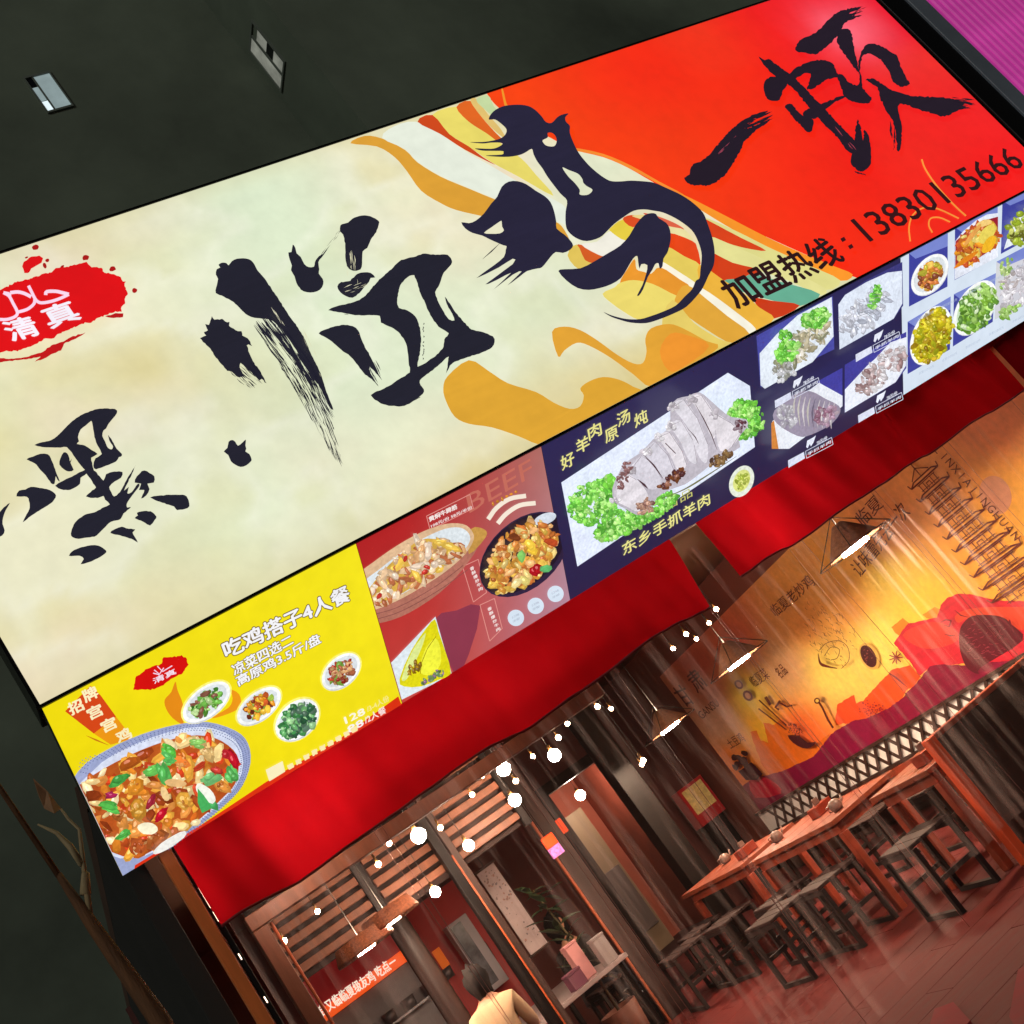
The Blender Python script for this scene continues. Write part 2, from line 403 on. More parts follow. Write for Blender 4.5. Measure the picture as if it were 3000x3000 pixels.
for row in rows:
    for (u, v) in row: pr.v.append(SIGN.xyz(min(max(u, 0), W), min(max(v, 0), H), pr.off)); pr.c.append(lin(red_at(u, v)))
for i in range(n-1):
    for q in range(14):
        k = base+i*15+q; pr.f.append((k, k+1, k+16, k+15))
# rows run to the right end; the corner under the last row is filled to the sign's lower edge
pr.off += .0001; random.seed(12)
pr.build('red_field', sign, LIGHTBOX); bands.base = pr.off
bands([
 (Z2, (222, 160, 52), [(50, 812), (130, 770), (230, 785), (360, 850), (430, 920), (560, 1000), (700, 1060), (870, 1130), (1000, 1180), (1200, 1250), (1260, 1300), (1310, 1400), (1330, 1440), (1260, 1400), (1180, 1330), (1000, 1270), (800, 1225), (650, 1190), (560, 1150), (450, 1080), (370, 970), (300, 890), (200, 830)]),
 (Z2, (232, 238, 222), [(300, 715), (420, 690), (560, 760), (720, 870), (830, 930), (1000, 1030), (1200, 1130), (1270, 1180), (1300, 1280), (1200, 1245), (1000, 1175), (870, 1125), (700, 1055), (560, 995), (430, 915), (360, 845), (230, 780)]),
 (Z2, (232, 216, 104), [(510, 655), (655, 605), (720, 690), (830, 760), (900, 810), (1020, 900), (1100, 990), (1200, 1110), (1000, 1000), (850, 920), (720, 830), (610, 760)]),
 (Z2, (206, 70, 22), [(430, 690), (515, 652), (610, 760), (720, 830), (800, 890), (870, 935), (700, 850), (560, 760)]),
 (Z2, (222, 100, 30), [(650, 607), (730, 572), (790, 660), (870, 750), (930, 810), (890, 806), (820, 755), (720, 690)]),
 (Z2, (224, 190, 110), [(730, 574), (762, 560), (830, 650), (900, 730), (930, 790), (860, 735), (790, 660)]),
 (Z2, (196, 216, 160), [(762, 566), (828, 540), (860, 600), (890, 640), (850, 650), (810, 620)]),
 (Z2, (240, 150, 40), [(905, 512), (915, 510), (935, 590), (960, 620), (930, 622)]),
 (Z2, (246, 140, 46), [(1316, 838), (1480, 872), (1640, 940), (1800, 1030), (1932, 1100), (1932, 1118), (1780, 1035), (1630, 955), (1480, 888), (1330, 856)]),
], 'colour_band')
bands([
 (D2, (214, 92, 32), [(330, 890), (420, 900), (560, 990), (660, 1015), (520, 1095), (420, 1050)]),
 (D2, (226, 196, 90), [(230, 1000), (330, 880), (420, 1050), (520, 1095), (360, 1155)]),
 (D2, (240, 236, 222), [(380, 880), (550, 850), (700, 735), (870, 845), (760, 940), (650, 1005), (560, 990)]),
 (D2, (232, 206, 66), [(700, 700), (830, 610), (950, 690), (870, 840), (700, 740)]),
 (D2, (224, 78, 30), [(830, 605), (930, 560), (1080, 600), (945, 695)]),
 (D2, (238, 214, 140), [(930, 568), (1080, 560), (1080, 610), (1010, 600)]),
 (D2, (222, 96, 66), [(1050, 540), (1200, 570), (1400, 650), (1500, 720), (1340, 690), (1190, 620)]),
 (D2, (232, 220, 160), [(1200, 630), (1340, 685), (1510, 725), (1590, 850), (1330, 765), (1300, 700)]),
 (D2, (230, 68, 18), [(1320, 755), (1590, 845), (1640, 920), (1665, 1010), (1665, 1110), (1500, 1012), (1315, 905)]),
 (D2, (230, 204, 92), [(1270, 990), (1315, 905), (1500, 1010), (1670, 1105), (1655, 1270), (1620, 1330), (1450, 1190), (1250, 1060)]),
 (D2, (252, 244, 222), [(1240, 1060), (1450, 1185), (1650, 1325), (1610, 1385), (1450, 1265), (1230, 1130)]),
 (D2, (232, 150, 44), [(960, 1040), (980, 1150), (1060, 1180), (1140, 1200), (1240, 1130), (1450, 1262), (1620, 1385), (1490, 1490), (1350, 1410), (1150, 1310), (950, 1270), (800, 1300), (880, 1150)]),
 (D2, (238, 218, 110), [(800, 1300), (950, 1270), (1150, 1310), (1350, 1410), (1500, 1490), (1400, 1590), (1180, 1690), (1000, 1700), (850, 1620), (720, 1530), (610, 1420), (740, 1350)]),
 (Z3, (250, 150, 40), [(0, 1104), (200, 1203), (480, 1348), (680, 1438), (850, 1508), (960, 1556), (890, 1592), (700, 1502), (480, 1402), (300, 1312), (120, 1204), (0, 1122)]),
 (Z3, (226, 220, 140), [(100, 1230), (300, 1310), (480, 1400), (700, 1500), (890, 1590), (800, 1645), (600, 1545), (400, 1452), (250, 1402), (130, 1335)]),
 (Z3, (222, 66, 22), [(60, 1215), (250, 1308), (330, 1350), (470, 1422), (330, 1402), (200, 1360), (120, 1325)]),
 (Z3, (230, 224, 148), [(140, 1340), (300, 1400), (480, 1480), (680, 1570), (810, 1640), (770, 1672), (600, 1592), (450, 1542), (280, 1492), (150, 1440)]),
 (Z3, (214, 62, 20), [(140, 1430), (280, 1490), (430, 1532), (340, 1582), (300, 1602), (230, 1592), (140, 1560)]),
 (Z3, (104, 176, 148), [(230, 1592), (330, 1578), (400, 1555), (560, 1600), (775, 1668), (660, 1735), (500, 1702), (330, 1652)]),
 (Z3, (206, 58, 22), [(400, 1690), (500, 1705), (660, 1732), (510, 1808), (430, 1745)]),
 (Z3, (240, 182, 62), [(90, 1500), (230, 1590), (330, 1650), (430, 1742), (515, 1806), (400, 1872), (250, 1745), (110, 1640)]),
 (Z3, (251, 246, 226), [(40, 1600), (150, 1660), (300, 1770), (410, 1862), (370, 1892), (250, 1792), (140, 1702), (40, 1630)]),
 (Z3, (228, 168, 58), [(20, 1615), (140, 1702), (250, 1792), (375, 1892), (280, 1945), (150, 1880), (-30, 1750), (-40, 1680)]),
 (Z3, (232, 206, 104), [(-60, 1700), (60, 1830), (200, 1920), (270, 1950), (150, 2010), (0, 1990), (-120, 1850)]),
], 'colour_band')
bands([
 (Z5, (224, 166, 50), [(575, 270), (600, 200), (720, 110), (830, 170), (940, 240), (1100, 290), (1200, 350), (1290, 385), (1350, 370), (1370, 310), (1350, 270), (1400, 230), (1480, 205), (1570, 220), (1650, 260), (1700, 300), (1480, 410), (1300, 510), (1190, 575), (1110, 585), (1000, 540), (850, 490), (720, 470), (640, 430), (590, 340)]),
 (Z5, (228, 164, 52), [(1225, 90), (1190, -50), (1260, -80), (1350, -60), (1450, 0), (1560, 80), (1650, 128), (1705, 125), (1725, 60), (1718, -10), (1750, -70), (1850, -95), (1932, -70), (2060, 0), (2130, 40), (1932, 175), (1760, 262), (1650, 190), (1520, 95), (1400, 28), (1330, 12), (1260, 55)]),
 (Z5, (240, 150, 46), [(1800, 60), (1860, -40), (1960, -30), (2080, 30), (1932, 150), (1850, 170)]),
], 'colour_band')
pr = Print(SIGN, quad, base=bands.base)
FINE = (250, 150, 60)
for pts, w in (([(1350, 905), (1370, 960), (1430, 1050), (1500, 1130), (1560, 1190), (1600, 1225)], 5), ([(1285, 1370), (1278, 1290), (1300, 1220), (1360, 1180), (1440, 1185), (1560, 1240)], 4.5), ([(1410, 1320), (1390, 1280), (1400, 1240), (1450, 1235), (1510, 1260)], 4.5)):
    pr.line(smooth_open(Z3(pts), 3), w, FINE)
pr.build('fine_line', sign, LIGHTBOX); bands.base = pr.off+.0006
# ---- calligraphy, each character a part
def ink(name, polys, slivers=(), col_=INK):
    p = Print(SIGN, quad, base=ink.base, step=.00006)
    for q in polys:
        tile, pts = q[0], q[1]; kw = q[2] if len(q) > 2 else {}
        pts = tile(pts) if tile else pts
        p.poly(pts, kw.get('c', col_), holes=kw.get('holes', ()), smooth=kw.get('smooth', 2), rough=kw.get('rough', 1.0), step=kw.get('step', 6), vary=.06)
    for a, b, w, c in slivers: p.line([a, ((a[0]+b[0])/2+random.uniform(-2, 2), (a[1]+b[1])/2), b], w, c, True)
    ink.base = max(ink.base, p.off); return p.build(name, sign, LIGHTBOX)
ink.base = bands.base
ink('calligraphy_character', [
 (A, [(325, 405), (400, 378), (480, 360), (540, 320), (600, 260), (680, 180), (760, 125), (850, 85), (940, 62), (1085, 65), (1102, 105), (1060, 160), (1020, 210), (1000, 250), (975, 270), (965, 320), (990, 370), (1010, 420), (1030, 440), (1055, 445), (1065, 415), (1040, 380), (1018, 310), (1060, 370), (1100, 440), (1150, 490), (1140, 515), (1120, 520), (1095, 560), (1000, 600), (905, 635), (880, 600), (900, 530), (960, 490), (920, 410), (890, 330), (868, 190), (850, 185), (810, 220), (760, 260), (735, 330), (745, 370), (725, 395), (800, 410), (860, 450), (920, 490), (860, 525), (870, 575), (890, 660), (960, 740), (905, 805), (830, 670), (790, 630), (740, 570), (690, 500), (630, 425), (570, 430), (470, 428), (400, 425)]),
 (A, [(795, 640), (895, 650), (975, 740), (1000, 680), (1080, 655), (1155, 660), (1140, 715), (1080, 750), (1030, 800), (1050, 850), (1075, 890), (1130, 850), (1190, 740), (1280, 595), (1200, 770), (1170, 835), (1215, 800), (1200, 860), (1240, 850), (1300, 770), (1315, 790), (1270, 850), (1225, 910), (1195, 960), (1200, 995), (1235, 990), (1165, 1050), (1135, 1105), (1045, 1130), (980, 1190), (930, 1240), (890, 1270), (800, 1280), (740, 1290), (685, 1275), (668, 1240), (695, 1155), (750, 1095), (820, 1055), (890, 1040), (960, 1000), (1035, 965), (990, 920), (975, 885), (920, 905), (810, 890), (905, 805), (870, 745)]),
 (A, [(520, 790), (600, 740), (700, 690), (800, 640), (830, 670), (760, 715), (755, 770), (680, 820), (600, 830)]),
 (A, [(250, 540), (310, 515), (380, 488), (450, 492), (480, 530), (510, 610), (540, 690), (565, 750), (540, 730), (525, 700), (515, 770), (480, 765), (430, 690), (380, 640), (330, 580)]),
 (A, [(560, 590), (570, 530), (600, 475), (635, 485), (655, 530), (660, 560), (690, 510), (665, 570), (695, 640), (650, 655), (610, 640)]),
 (A, [(155, 890), (180, 835), (240, 825), (290, 800), (400, 812), (470, 830), (520, 865), (525, 900), (480, 955), (410, 1000), (330, 1050), (270, 1090), (215, 1135), (250, 1060), (280, 1000), (270, 910), (230, 890)]),
 (A, [(-60, 1100), (0, 1035), (40, 990), (95, 950), (55, 1020), (30, 1090), (25, 1150), (45, 1210), (20, 1260), (-60, 1275)]),
 (A, [(1270, 760), (1290, 700), (1360, 645), (1410, 670), (1455, 700), (1450, 760), (1390, 770), (1410, 820), (1380, 880), (1330, 910), (1360, 830), (1310, 830), (1330, 770)], dict(rough=2)),
 (A, [(1415, 900), (1520, 880), (1700, 875), (1760, 890), (1785, 960), (1770, 1000), (1670, 1020), (1640, 985), (1530, 950)]),
 (A, [(1270, 1095), (1300, 1070), (1290, 1045), (1340, 1030), (1420, 1030), (1475, 1080), (1460, 1110), (1415, 1165), (1350, 1130)]),
 (A, [(1040, 1235), (1080, 1200), (1150, 1175), (1190, 1190), (1275, 1200), (1250, 1230), (1270, 1270), (1300, 1325), (1240, 1290), (1150, 1265)]),
 (A, [(650, 1450), (700, 1395), (790, 1365), (860, 1350), (930, 1355), (1000, 1400), (990, 1430), (920, 1475), (840, 1510), (760, 1530), (790, 1480), (750, 1450)]),
])
ink('calligraphy_dot', [(C3, [(290, 1410), (330, 1370), (345, 1300), (385, 1280), (420, 1300), (450, 1345), (500, 1310), (540, 1275), (535, 1340), (545, 1380), (535, 1410), (580, 1440), (605, 1500), (590, 1530), (540, 1570), (480, 1585), (420, 1560), (370, 1520), (340, 1450)])])
def dry(path, hw, n, lo, hi, wlo, whi, colour, tile, fade=1.0):
    out = []
    for _ in range(n):
        t = random.random()**(1/1.0); t = t*(1) if fade == 0 else 1-(1-t)**(1/fade) if False else t**(1+fade)
        s = t*(len(path)-1); i = min(int(s), len(path)-2); f = s-i
        cx, cy = (path[i][d]+(path[i+1][d]-path[i][d])*f for d in (0, 1)); dx, dy = path[i+1][0]-path[i][0], path[i+1][1]-path[i][1]; L = math.hypot(dx, dy); dx, dy = dx/L, dy/L
        w = hw[i]+(hw[i+1]-hw[i])*f; o = random.uniform(-w, w); ln = random.uniform(lo, hi)*(1.1-.5*t); x, y = cx-dy*o, cy+dx*o; an = random.gauss(0, .03)
        ex, ey = x+(dx-dy*an)*ln, y+(dy+dx*an)*ln
        a, b = tile([(x, y), (ex, ey)]); out.append((a, b, random.uniform(wlo, whi)*(1.05-.6*t), colour))
    return out
pth = [(700, 1300), (1000, 1700), (1230, 2080), (1400, 2450), (1560, 2850)]
sl = dry(pth, (120, 150, 140, 100, 35), 300, 60, 320, .7, 4.6, INK, C2, .3)+dry([(880, 1400), (1150, 1800), (1330, 2150), (1440, 2350)], (60, 70, 60, 40), 70, 120, 380, 2, 6.5, INK, C2, .3)
sl += dry([(430, 1850), (640, 2040)], (130, 110), 34, 60, 190, 1.2, 5, INK, C2, .2)
sl += dry([(1330, 690), (1600, 340)], (26, 6), 14, 60, 150, .8, 2.4, INK, C2, .1)
sl += dry([(1180, 1430), (1380, 1950)], (40, 30), 12, 50, 130, .8, 2.2, (222, 218, 180), C2, .2)
sl += dry([(800, 1190), (930, 1370)], (14, 20), 6, 90, 160, 1.2, 2.6, (232, 228, 196), C2, .1)
sl += [(a, b, w, c) for a, b, w, c in dry([(620, 410), (640, 700)], (40, 60), 12, 40, 110, 1, 3, (226, 222, 186), C4, .1)]
sl += dry([(560, 800), (760, 720)], (40, 40), 14, 30, 80, .8, 2.2, (226, 222, 186), C4, 0)
sl += dry([(790, 1400), (870, 1570)], (45, 30), 10, 50, 130, 1, 3, INK, C4, .2)
for k in range(20):
    t = k/19; q = C4([(560+t*320, 1006+random.uniform(-6, 6)), (580+t*320, 1006+random.uniform(-6, 6))])
    if random.random() < .6: sl.append((q[0], q[1], 1.8, INK))
    q = C4([(1255+random.uniform(-8, 8), 1080+t*310), (1258+random.uniform(-8, 8), 1098+t*310)])
    if random.random() < .75: sl.append((q[0], q[1], 3.2, INK))
    q = C4([(1010+t*200, 1800-55*t*t+random.uniform(-5, 5)), (1030+t*200, 1800-60*t*t)]); sl.append((q[0], q[1], 2.4, INK))
ink('calligraphy_character', [
 (C2, [(200, 1010), (205, 940), (225, 850), (200, 800), (210, 740), (250, 720), (230, 690), (270, 665), (320, 670), (345, 695), (380, 650), (440, 620), (540, 618), (600, 640), (640, 690), (670, 750), (740, 830), (830, 960), (930, 1110), (1040, 1280), (1130, 1400), (1200, 1520), (1270, 1680), (1330, 1800), (1390, 1932), (1430, 2060), (1500, 2250), (1530, 2331), (1480, 2290), (1400, 2120), (1320, 1980), (1230, 1860), (1130, 1690), (1050, 1560), (960, 1430), (850, 1330), (760, 1300), (640, 1290), (560, 1260), (480, 1190), (400, 1110), (290, 1050)]),
 (C2, [(20, 1520), (90, 1490), (65, 1450), (110, 1430), (80, 1360), (120, 1370), (155, 1270), (185, 1310), (270, 1300), (330, 1340), (355, 1335), (350, 1380), (400, 1410), (450, 1440), (490, 1440), (500, 1490), (560, 1520), (590, 1560), (612, 1610), (570, 1590), (550, 1600), (580, 1690), (620, 1780), (680, 1860), (720, 1932), (775, 2030), (720, 1980), (690, 2000), (600, 1900), (480, 1800), (470, 1850), (520, 1950), (450, 1960), (380, 1900), (330, 1890), (250, 1800), (150, 1660), (80, 1580)], dict(smooth=0, rough=1.6)),
 (C2, [(1020, 550), (1055, 545), (1070, 460), (1100, 500), (1115, 560), (1160, 600), (1200, 680), (1250, 715), (1310, 710), (1320, 660), (1350, 610), (1420, 560), (1390, 610), (1360, 660), (1370, 740), (1365, 790), (1410, 850), (1415, 910), (1380, 970), (1310, 1000), (1230, 1000), (1160, 970), (1110, 890), (1090, 820), (1050, 750), (1060, 700), (1035, 630)]),
 (C4, [(530, 200), (545, 180), (600, 165), (640, 130), (720, 103), (800, 110), (870, 150), (872, 180), (850, 250), (800, 320), (770, 390), (730, 420), (725, 520), (710, 580), (640, 590), (590, 550), (575, 450), (575, 350), (555, 270), (530, 245)], dict(rough=1.4)),
 (C4, [(505, 730), (540, 690), (620, 680), (680, 620), (740, 605), (800, 610), (840, 650), (800, 655), (785, 690), (740, 740), (700, 790), (640, 830), (580, 815), (530, 780)], dict(rough=1.8)),
 (C4, [(425, 940), (500, 905), (600, 880), (700, 850), (770, 790), (850, 700), (930, 620), (1000, 560), (1070, 495), (1180, 470), (1260, 440), (1370, 450), (1480, 450), (1520, 515), (1490, 560), (1440, 620), (1420, 680), (1400, 730), (1370, 780), (1390, 850), (1420, 910), (1450, 960), (1490, 1020), (1540, 1030), (1520, 970), (1480, 900), (1455, 820), (1500, 880), (1550, 960), (1610, 1030), (1690, 1110), (1780, 1130), (1880, 1170), (1895, 1220), (1870, 1270), (1790, 1310), (1680, 1350), (1560, 1390), (1500, 1430), (1465, 1500), (1490, 1350), (1430, 1400), (1350, 1470), (1280, 1520), (1235, 1560), (1240, 1600), (1270, 1640), (1260, 1680), (1180, 1740), (1100, 1785), (960, 1785), (870, 1750), (800, 1690), (880, 1650), (960, 1610), (1050, 1550), (1145, 1490), (1135, 1400), (1130, 1330), (1110, 1230), (1060, 1150), (980, 1090), (890, 1050), (880, 990), (760, 985), (640, 980), (540, 960)],
   dict(holes=[C4([(1185, 630), (1230, 770), (1290, 900), (1350, 1020), (1420, 1100), (1490, 1145), (1450, 1200), (1435, 1280), (1350, 1360), (1215, 1440), (1235, 1330), (1245, 1180), (1225, 1060), (1190, 990), (1120, 940), (1050, 920), (1035, 850), (1055, 740), (1100, 670)])], rough=1.2)),
 (C4, [(340, 1145), (400, 1110), (540, 1070), (640, 1080), (690, 1120), (720, 1200), (770, 1300), (830, 1410), (880, 1520), (900, 1560), (860, 1510), (790, 1440), (800, 1500), (870, 1615), (810, 1550), (750, 1510), (690, 1430), (620, 1350), (540, 1290), (460, 1220), (400, 1180)]),
], sl)
RO = dict(smooth=3, rough=0)
ink('rooster_character', [
 (None, D1([(375, 245), (395, 195), (450, 140), (550, 95), (700, 80), (820, 95), (900, 140), (970, 210), (1020, 275), (1085, 285), (1150, 220), (1210, 190), (1275, 180), (1240, 220), (1245, 270), (1290, 320), (1290, 400), (1340, 530), (1400, 640), (1500, 760), (1600, 850), (1700, 920), (1770, 945)])
   + D2([(800, 240), (900, 232), (1040, 240), (1150, 255), (1280, 310), (1450, 390), (1580, 480), (1680, 580), (1730, 700), (1780, 850), (1805, 1000), (1795, 1150), (1740, 1260), (1690, 1370), (1640, 1450), (1500, 1600), (1350, 1680), (1200, 1740), (1060, 1780), (900, 1775), (780, 1745), (680, 1710), (600, 1660), (700, 1700), (850, 1735), (1000, 1735), (1120, 1700), (1230, 1660), (1380, 1590), (1480, 1490), (1560, 1410), (1600, 1320), (1640, 1290), (1650, 1200), (1665, 1050), (1640, 930), (1580, 800), (1500, 720), (1380, 640), (1250, 580), (1150, 560), (1040, 545), (930, 560), (830, 620), (720, 700), (640, 780), (560, 850), (420, 890), (300, 855), (215, 780), (190, 700), (190, 570), (205, 450), (130, 370), (0, 200)])
   + D1([(980, 800), (920, 720), (880, 640), (860, 580), (790, 620), (720, 650), (600, 670), (450, 668), (340, 655), (520, 645), (540, 620), (530, 605), (430, 603), (300, 600), (220, 575), (400, 580), (480, 560), (530, 525), (500, 510), (400, 510), (300, 520), (160, 505), (300, 503), (400, 490), (500, 465), (560, 420), (575, 360), (520, 300), (450, 250), (400, 250)]),
   dict(holes=[D1([(985, 480), (1040, 450), (1040, 400), (1090, 400), (1130, 440), (1140, 500), (1110, 550), (1030, 545), (990, 510)]), D1([(1205, 790), (1280, 820), (1380, 860), (1430, 920), (1440, 960), (1480, 1000), (1540, 1035), (1530, 1070), (1480, 1100), (1400, 1095), (1400, 1040), (1340, 960), (1270, 890)])], smooth=3, rough=0)),
 (None, D1([(65, 1410), (150, 1420), (230, 1390), (320, 1310), (400, 1200), (470, 1120), (520, 1010), (600, 950), (700, 945), (800, 980), (900, 1050), (1000, 1110), (1070, 1180), (1110, 1280), (1135, 1400), (1140, 1480), (1230, 1550), (1290, 1610), (1325, 1670), (1290, 1720), (1210, 1755), (1130, 1745), (1070, 1800), (1000, 1890), (960, 1925)])
   + Z2([(1100, 1545), (1040, 1560), (1000, 1590), (930, 1640), (1010, 1562), (960, 1580), (850, 1665), (950, 1570), (870, 1610), (805, 1635), (960, 1520), (960, 1490), (880, 1540), (755, 1600), (850, 1530), (910, 1480), (920, 1440)])
   + D1([(575, 1680), (540, 1670), (480, 1645), (380, 1600), (300, 1560), (190, 1530), (110, 1480)]), dict(holes=[D1([(320, 1530), (400, 1470), (500, 1400), (520, 1400), (525, 1460), (545, 1500), (500, 1535), (400, 1540)])], smooth=2, rough=0)),
 (D2, [(110, 1215), (180, 1195), (350, 1185), (500, 1110), (650, 1020), (780, 940), (880, 830), (950, 710), (1040, 610), (1120, 585), (1170, 595), (1200, 640), (1280, 690), (1320, 760), (1330, 860), (1310, 960), (1290, 1020), (1250, 1080), (1240, 1160), (1210, 1190), (1195, 1130), (1160, 1140), (1130, 1200), (1080, 1280), (1030, 1410), (985, 1480), (965, 1475), (1020, 1370), (1060, 1250), (1075, 1150), (1010, 1140), (990, 1190), (975, 1110), (965, 1050), (920, 1080), (860, 1180), (790, 1290), (680, 1360), (560, 1400), (440, 1420), (320, 1400), (200, 1320)], dict(smooth=2, rough=0)),
], [(*Z2([(885, 1405), (790, 1492)]), 3.5, INK)], (35, 31, 56))
RED_INK = (30, 18, 34)
sl = dry([(1000, 480), (1400, 300)], (70, 80), 26, 120, 330, 3, 9, RED_INK, TE, .2)
ink('calligraphy_character', [(TE, [(95, 1290), (180, 1240), (190, 1160), (240, 1070), (330, 1040), (430, 980), (530, 890), (600, 790), (700, 680), (800, 570), (900, 470), (1000, 390), (1100, 330), (1250, 260), (1450, 205), (1380, 270), (1240, 330), (1100, 430), (1060, 490), (1150, 480), (1480, 340), (1400, 430), (1250, 520), (1150, 620), (1050, 720), (1030, 810), (950, 950), (870, 1080), (800, 1180), (720, 1280), (600, 1370), (440, 1430), (360, 1405), (260, 1420), (150, 1380)], dict(rough=1.8, step=4))], sl+dry([(640, 910), (900, 640)], (6, 6), 4, 90, 160, 2, 3.5, (150, 60, 80), TE, 0), RED_INK)
sl = dry([(700, 130), (860, 70)], (40, 30), 14, 40, 110, 2, 6, RED_INK, TG, .1)+dry([(1130, 950), (1150, 1180)], (40, 25), 24, 30, 110, 2, 6, RED_INK, TG, .1)+dry([(1580, 810), (1740, 830)], (60, 30), 14, 50, 130, 2, 6, RED_INK, TG, .1)
sl += dry([(640, 1000), (800, 1190)], (10, 12), 3, 80, 140, 2, 3, (190, 70, 90), TG, 0)+dry([(820, 1340), (900, 1370)], (40, 30), 12, 20, 50, 3, 7, RED_INK, TG, 0)
ink('calligraphy_character', [(TG, p, dict(rough=2.2, step=5)) for p in (
 [(40, 440), (90, 470), (120, 460), (180, 500), (290, 580), (330, 610), (370, 650), (440, 720), (500, 790), (560, 840), (600, 890), (680, 980), (760, 1060), (820, 1120), (830, 1160), (800, 1220), (740, 1190), (680, 1100), (600, 1020), (540, 960), (480, 890), (420, 820), (340, 720), (270, 660), (200, 620), (120, 550), (70, 490)],
 [(80, 690), (90, 640), (130, 605), (200, 610), (260, 640), (270, 670), (230, 730), (210, 790), (170, 800), (120, 790), (90, 740)],
 [(290, 580), (360, 520), (430, 490), (540, 465), (610, 480), (650, 510), (670, 570), (690, 600), (600, 620), (550, 650), (500, 690), (430, 710), (450, 640), (460, 580), (400, 580), (340, 620)],
 [(250, 850), (270, 825), (310, 825), (340, 870), (400, 920), (440, 940), (480, 950), (470, 1040), (430, 1050), (390, 1010), (330, 950), (290, 890)],
 [(400, 890), (440, 860), (520, 830), (600, 800), (700, 760), (740, 765), (640, 820), (570, 880), (520, 930), (440, 950), (400, 920)],
 [(780, 1290), (790, 1230), (810, 1130), (820, 1020), (840, 945), (870, 1050), (880, 1120), (890, 1030), (930, 1090), (945, 1200), (945, 1290), (920, 1340), (860, 1370), (800, 1330)],
 [(335, 370), (370, 310), (430, 280), (500, 250), (570, 180), (640, 110), (720, 65), (870, 40), (820, 70), (760, 90), (860, 80), (780, 120), (880, 100), (760, 150), (720, 190), (690, 260), (640, 310), (590, 360), (500, 425), (420, 410), (350, 400)],
 [(690, 230), (760, 215), (795, 260), (805, 350), (820, 430), (840, 500), (850, 570), (800, 520), (760, 460), (700, 380), (670, 300)],
 [(850, 590), (845, 500), (860, 430), (900, 350), (950, 335), (1010, 345), (1100, 400), (1160, 440), (1190, 530), (1230, 610), (1260, 660), (1190, 685), (1120, 640), (1100, 580), (1060, 510), (1000, 450), (920, 415), (870, 450), (860, 540)],
 [(670, 590), (720, 590), (770, 650), (830, 675), (855, 640), (850, 560), (870, 600), (880, 700), (950, 770), (940, 800), (920, 820), (820, 810), (740, 770), (700, 680)],
 [(900, 630), (950, 615), (1010, 640), (1090, 700), (1180, 730), (1290, 760), (1450, 765), (1580, 775), (1770, 820), (1660, 825), (1720, 850), (1640, 880), (1540, 925), (1440, 900), (1310, 860), (1180, 820), (1165, 880), (1190, 980), (1195, 1080), (1180, 1190), (1155, 1200), (1150, 1100), (1130, 980), (1080, 900), (1020, 780), (1000, 690)])], sl, RED_INK)
pr = Print(SIGN, quad, base=ink.base)
pr.text('加盟热线', (2148, 914), (2462, 770), (40, 10, 16), height=.232, bold=.06)
for q in ((2459, 716), (2481, 737)): pr.poly([(q[0]-8, q[1]-2), (q[0]+3, q[1]-8), (q[0]+9, q[1]+2), (q[0]-2, q[1]+8)], (58, 8, 16))
pr.flush('phone_lettering', sign, LIGHTBOX)
pr.text('13830135666', (2538, 722), (2992, 498), (50, 8, 14), height=.275, bold=.028)
pr.build('phone_number', sign, LIGHTBOX)
pr = Print(SIGN, quad, base=ink.base)
HR = (222, 4, 14)
pr.poly(TF([(-700, 1560), (-950, 1250), (-800, 850), (0, 680), (100, 630), (230, 570), (420, 520), (560, 470), (700, 440), (760, 380), (880, 370), (1050, 330), (1170, 295), (1240, 370), (1370, 375), (1410, 440), (1530, 460), (1630, 500), (1660, 560), (1700, 560), (1680, 620), (1725, 720), (1690, 780), (1690, 850), (1640, 900), (1640, 970), (1560, 960), (1440, 1010), (1300, 1060), (1240, 1110), (1150, 1110), (1050, 1160), (900, 1220), (780, 1270), (740, 1320), (600, 1330), (520, 1390), (400, 1440), (250, 1500), (100, 1490), (0, 1520)]), HR, rough=2, step=5)
for x, y, a, b in ((490, 105, 50, 35), (1160, 240, 50, 36), (1520, 390, 46, 36), (1815, 680, 36, 32), (645, 280, 28, 24), (370, 240, 22, 12), (850, 360, 26, 14), (610, 350, 24, 40)): pr.ellipse(TF([(x, y)])[0], a*TF.k, b*TF.k, -20, (170, 14, 16), n=10, jit=.15)
pr.poly(TF([(310, 360), (330, 300), (430, 230), (540, 215), (590, 250), (570, 310), (500, 350), (430, 390), (390, 450), (340, 450)]), HR, rough=1.5)
pr.poly(TF([(-300, 1560), (0, 1590), (200, 1600), (400, 1570), (560, 1520), (700, 1420), (860, 1370), (960, 1310), (1160, 1245), (1030, 1330), (870, 1400), (830, 1490), (700, 1540), (600, 1600), (480, 1640), (560, 1570), (400, 1600), (250, 1620), (0, 1650), (-300, 1640)]), (192, 12, 18), rough=1.5)
pr.poly(TF([(1420, 1030), (1560, 985), (1665, 990), (1660, 1040), (1500, 1050)]), (180, 12, 18), rough=1.5)
PK = (250, 216, 238)
for pts, w in (([(395, 620), (430, 690), (480, 790), (520, 835), (580, 850), (700, 830), (820, 790), (935, 735)], 9), ([(935, 735), (840, 712), (760, 695), (640, 700), (625, 745)], 10), ([(480, 790), (470, 860), (400, 925), (330, 955), (250, 975)], 9), ([(430, 770), (340, 725), (250, 705), (150, 715)], 10), ([(150, 720), (150, 770)], 6), ([(60, 715), (135, 760), (190, 860), (245, 970), (225, 1030), (130, 1070), (20, 1075), (-120, 1050), (-250, 960)], 9), ([(60, 715), (140, 730)], 9)):
    pr.line(smooth_open(TF(pts), 3) if len(pts) > 2 else TF(pts), w, PK)
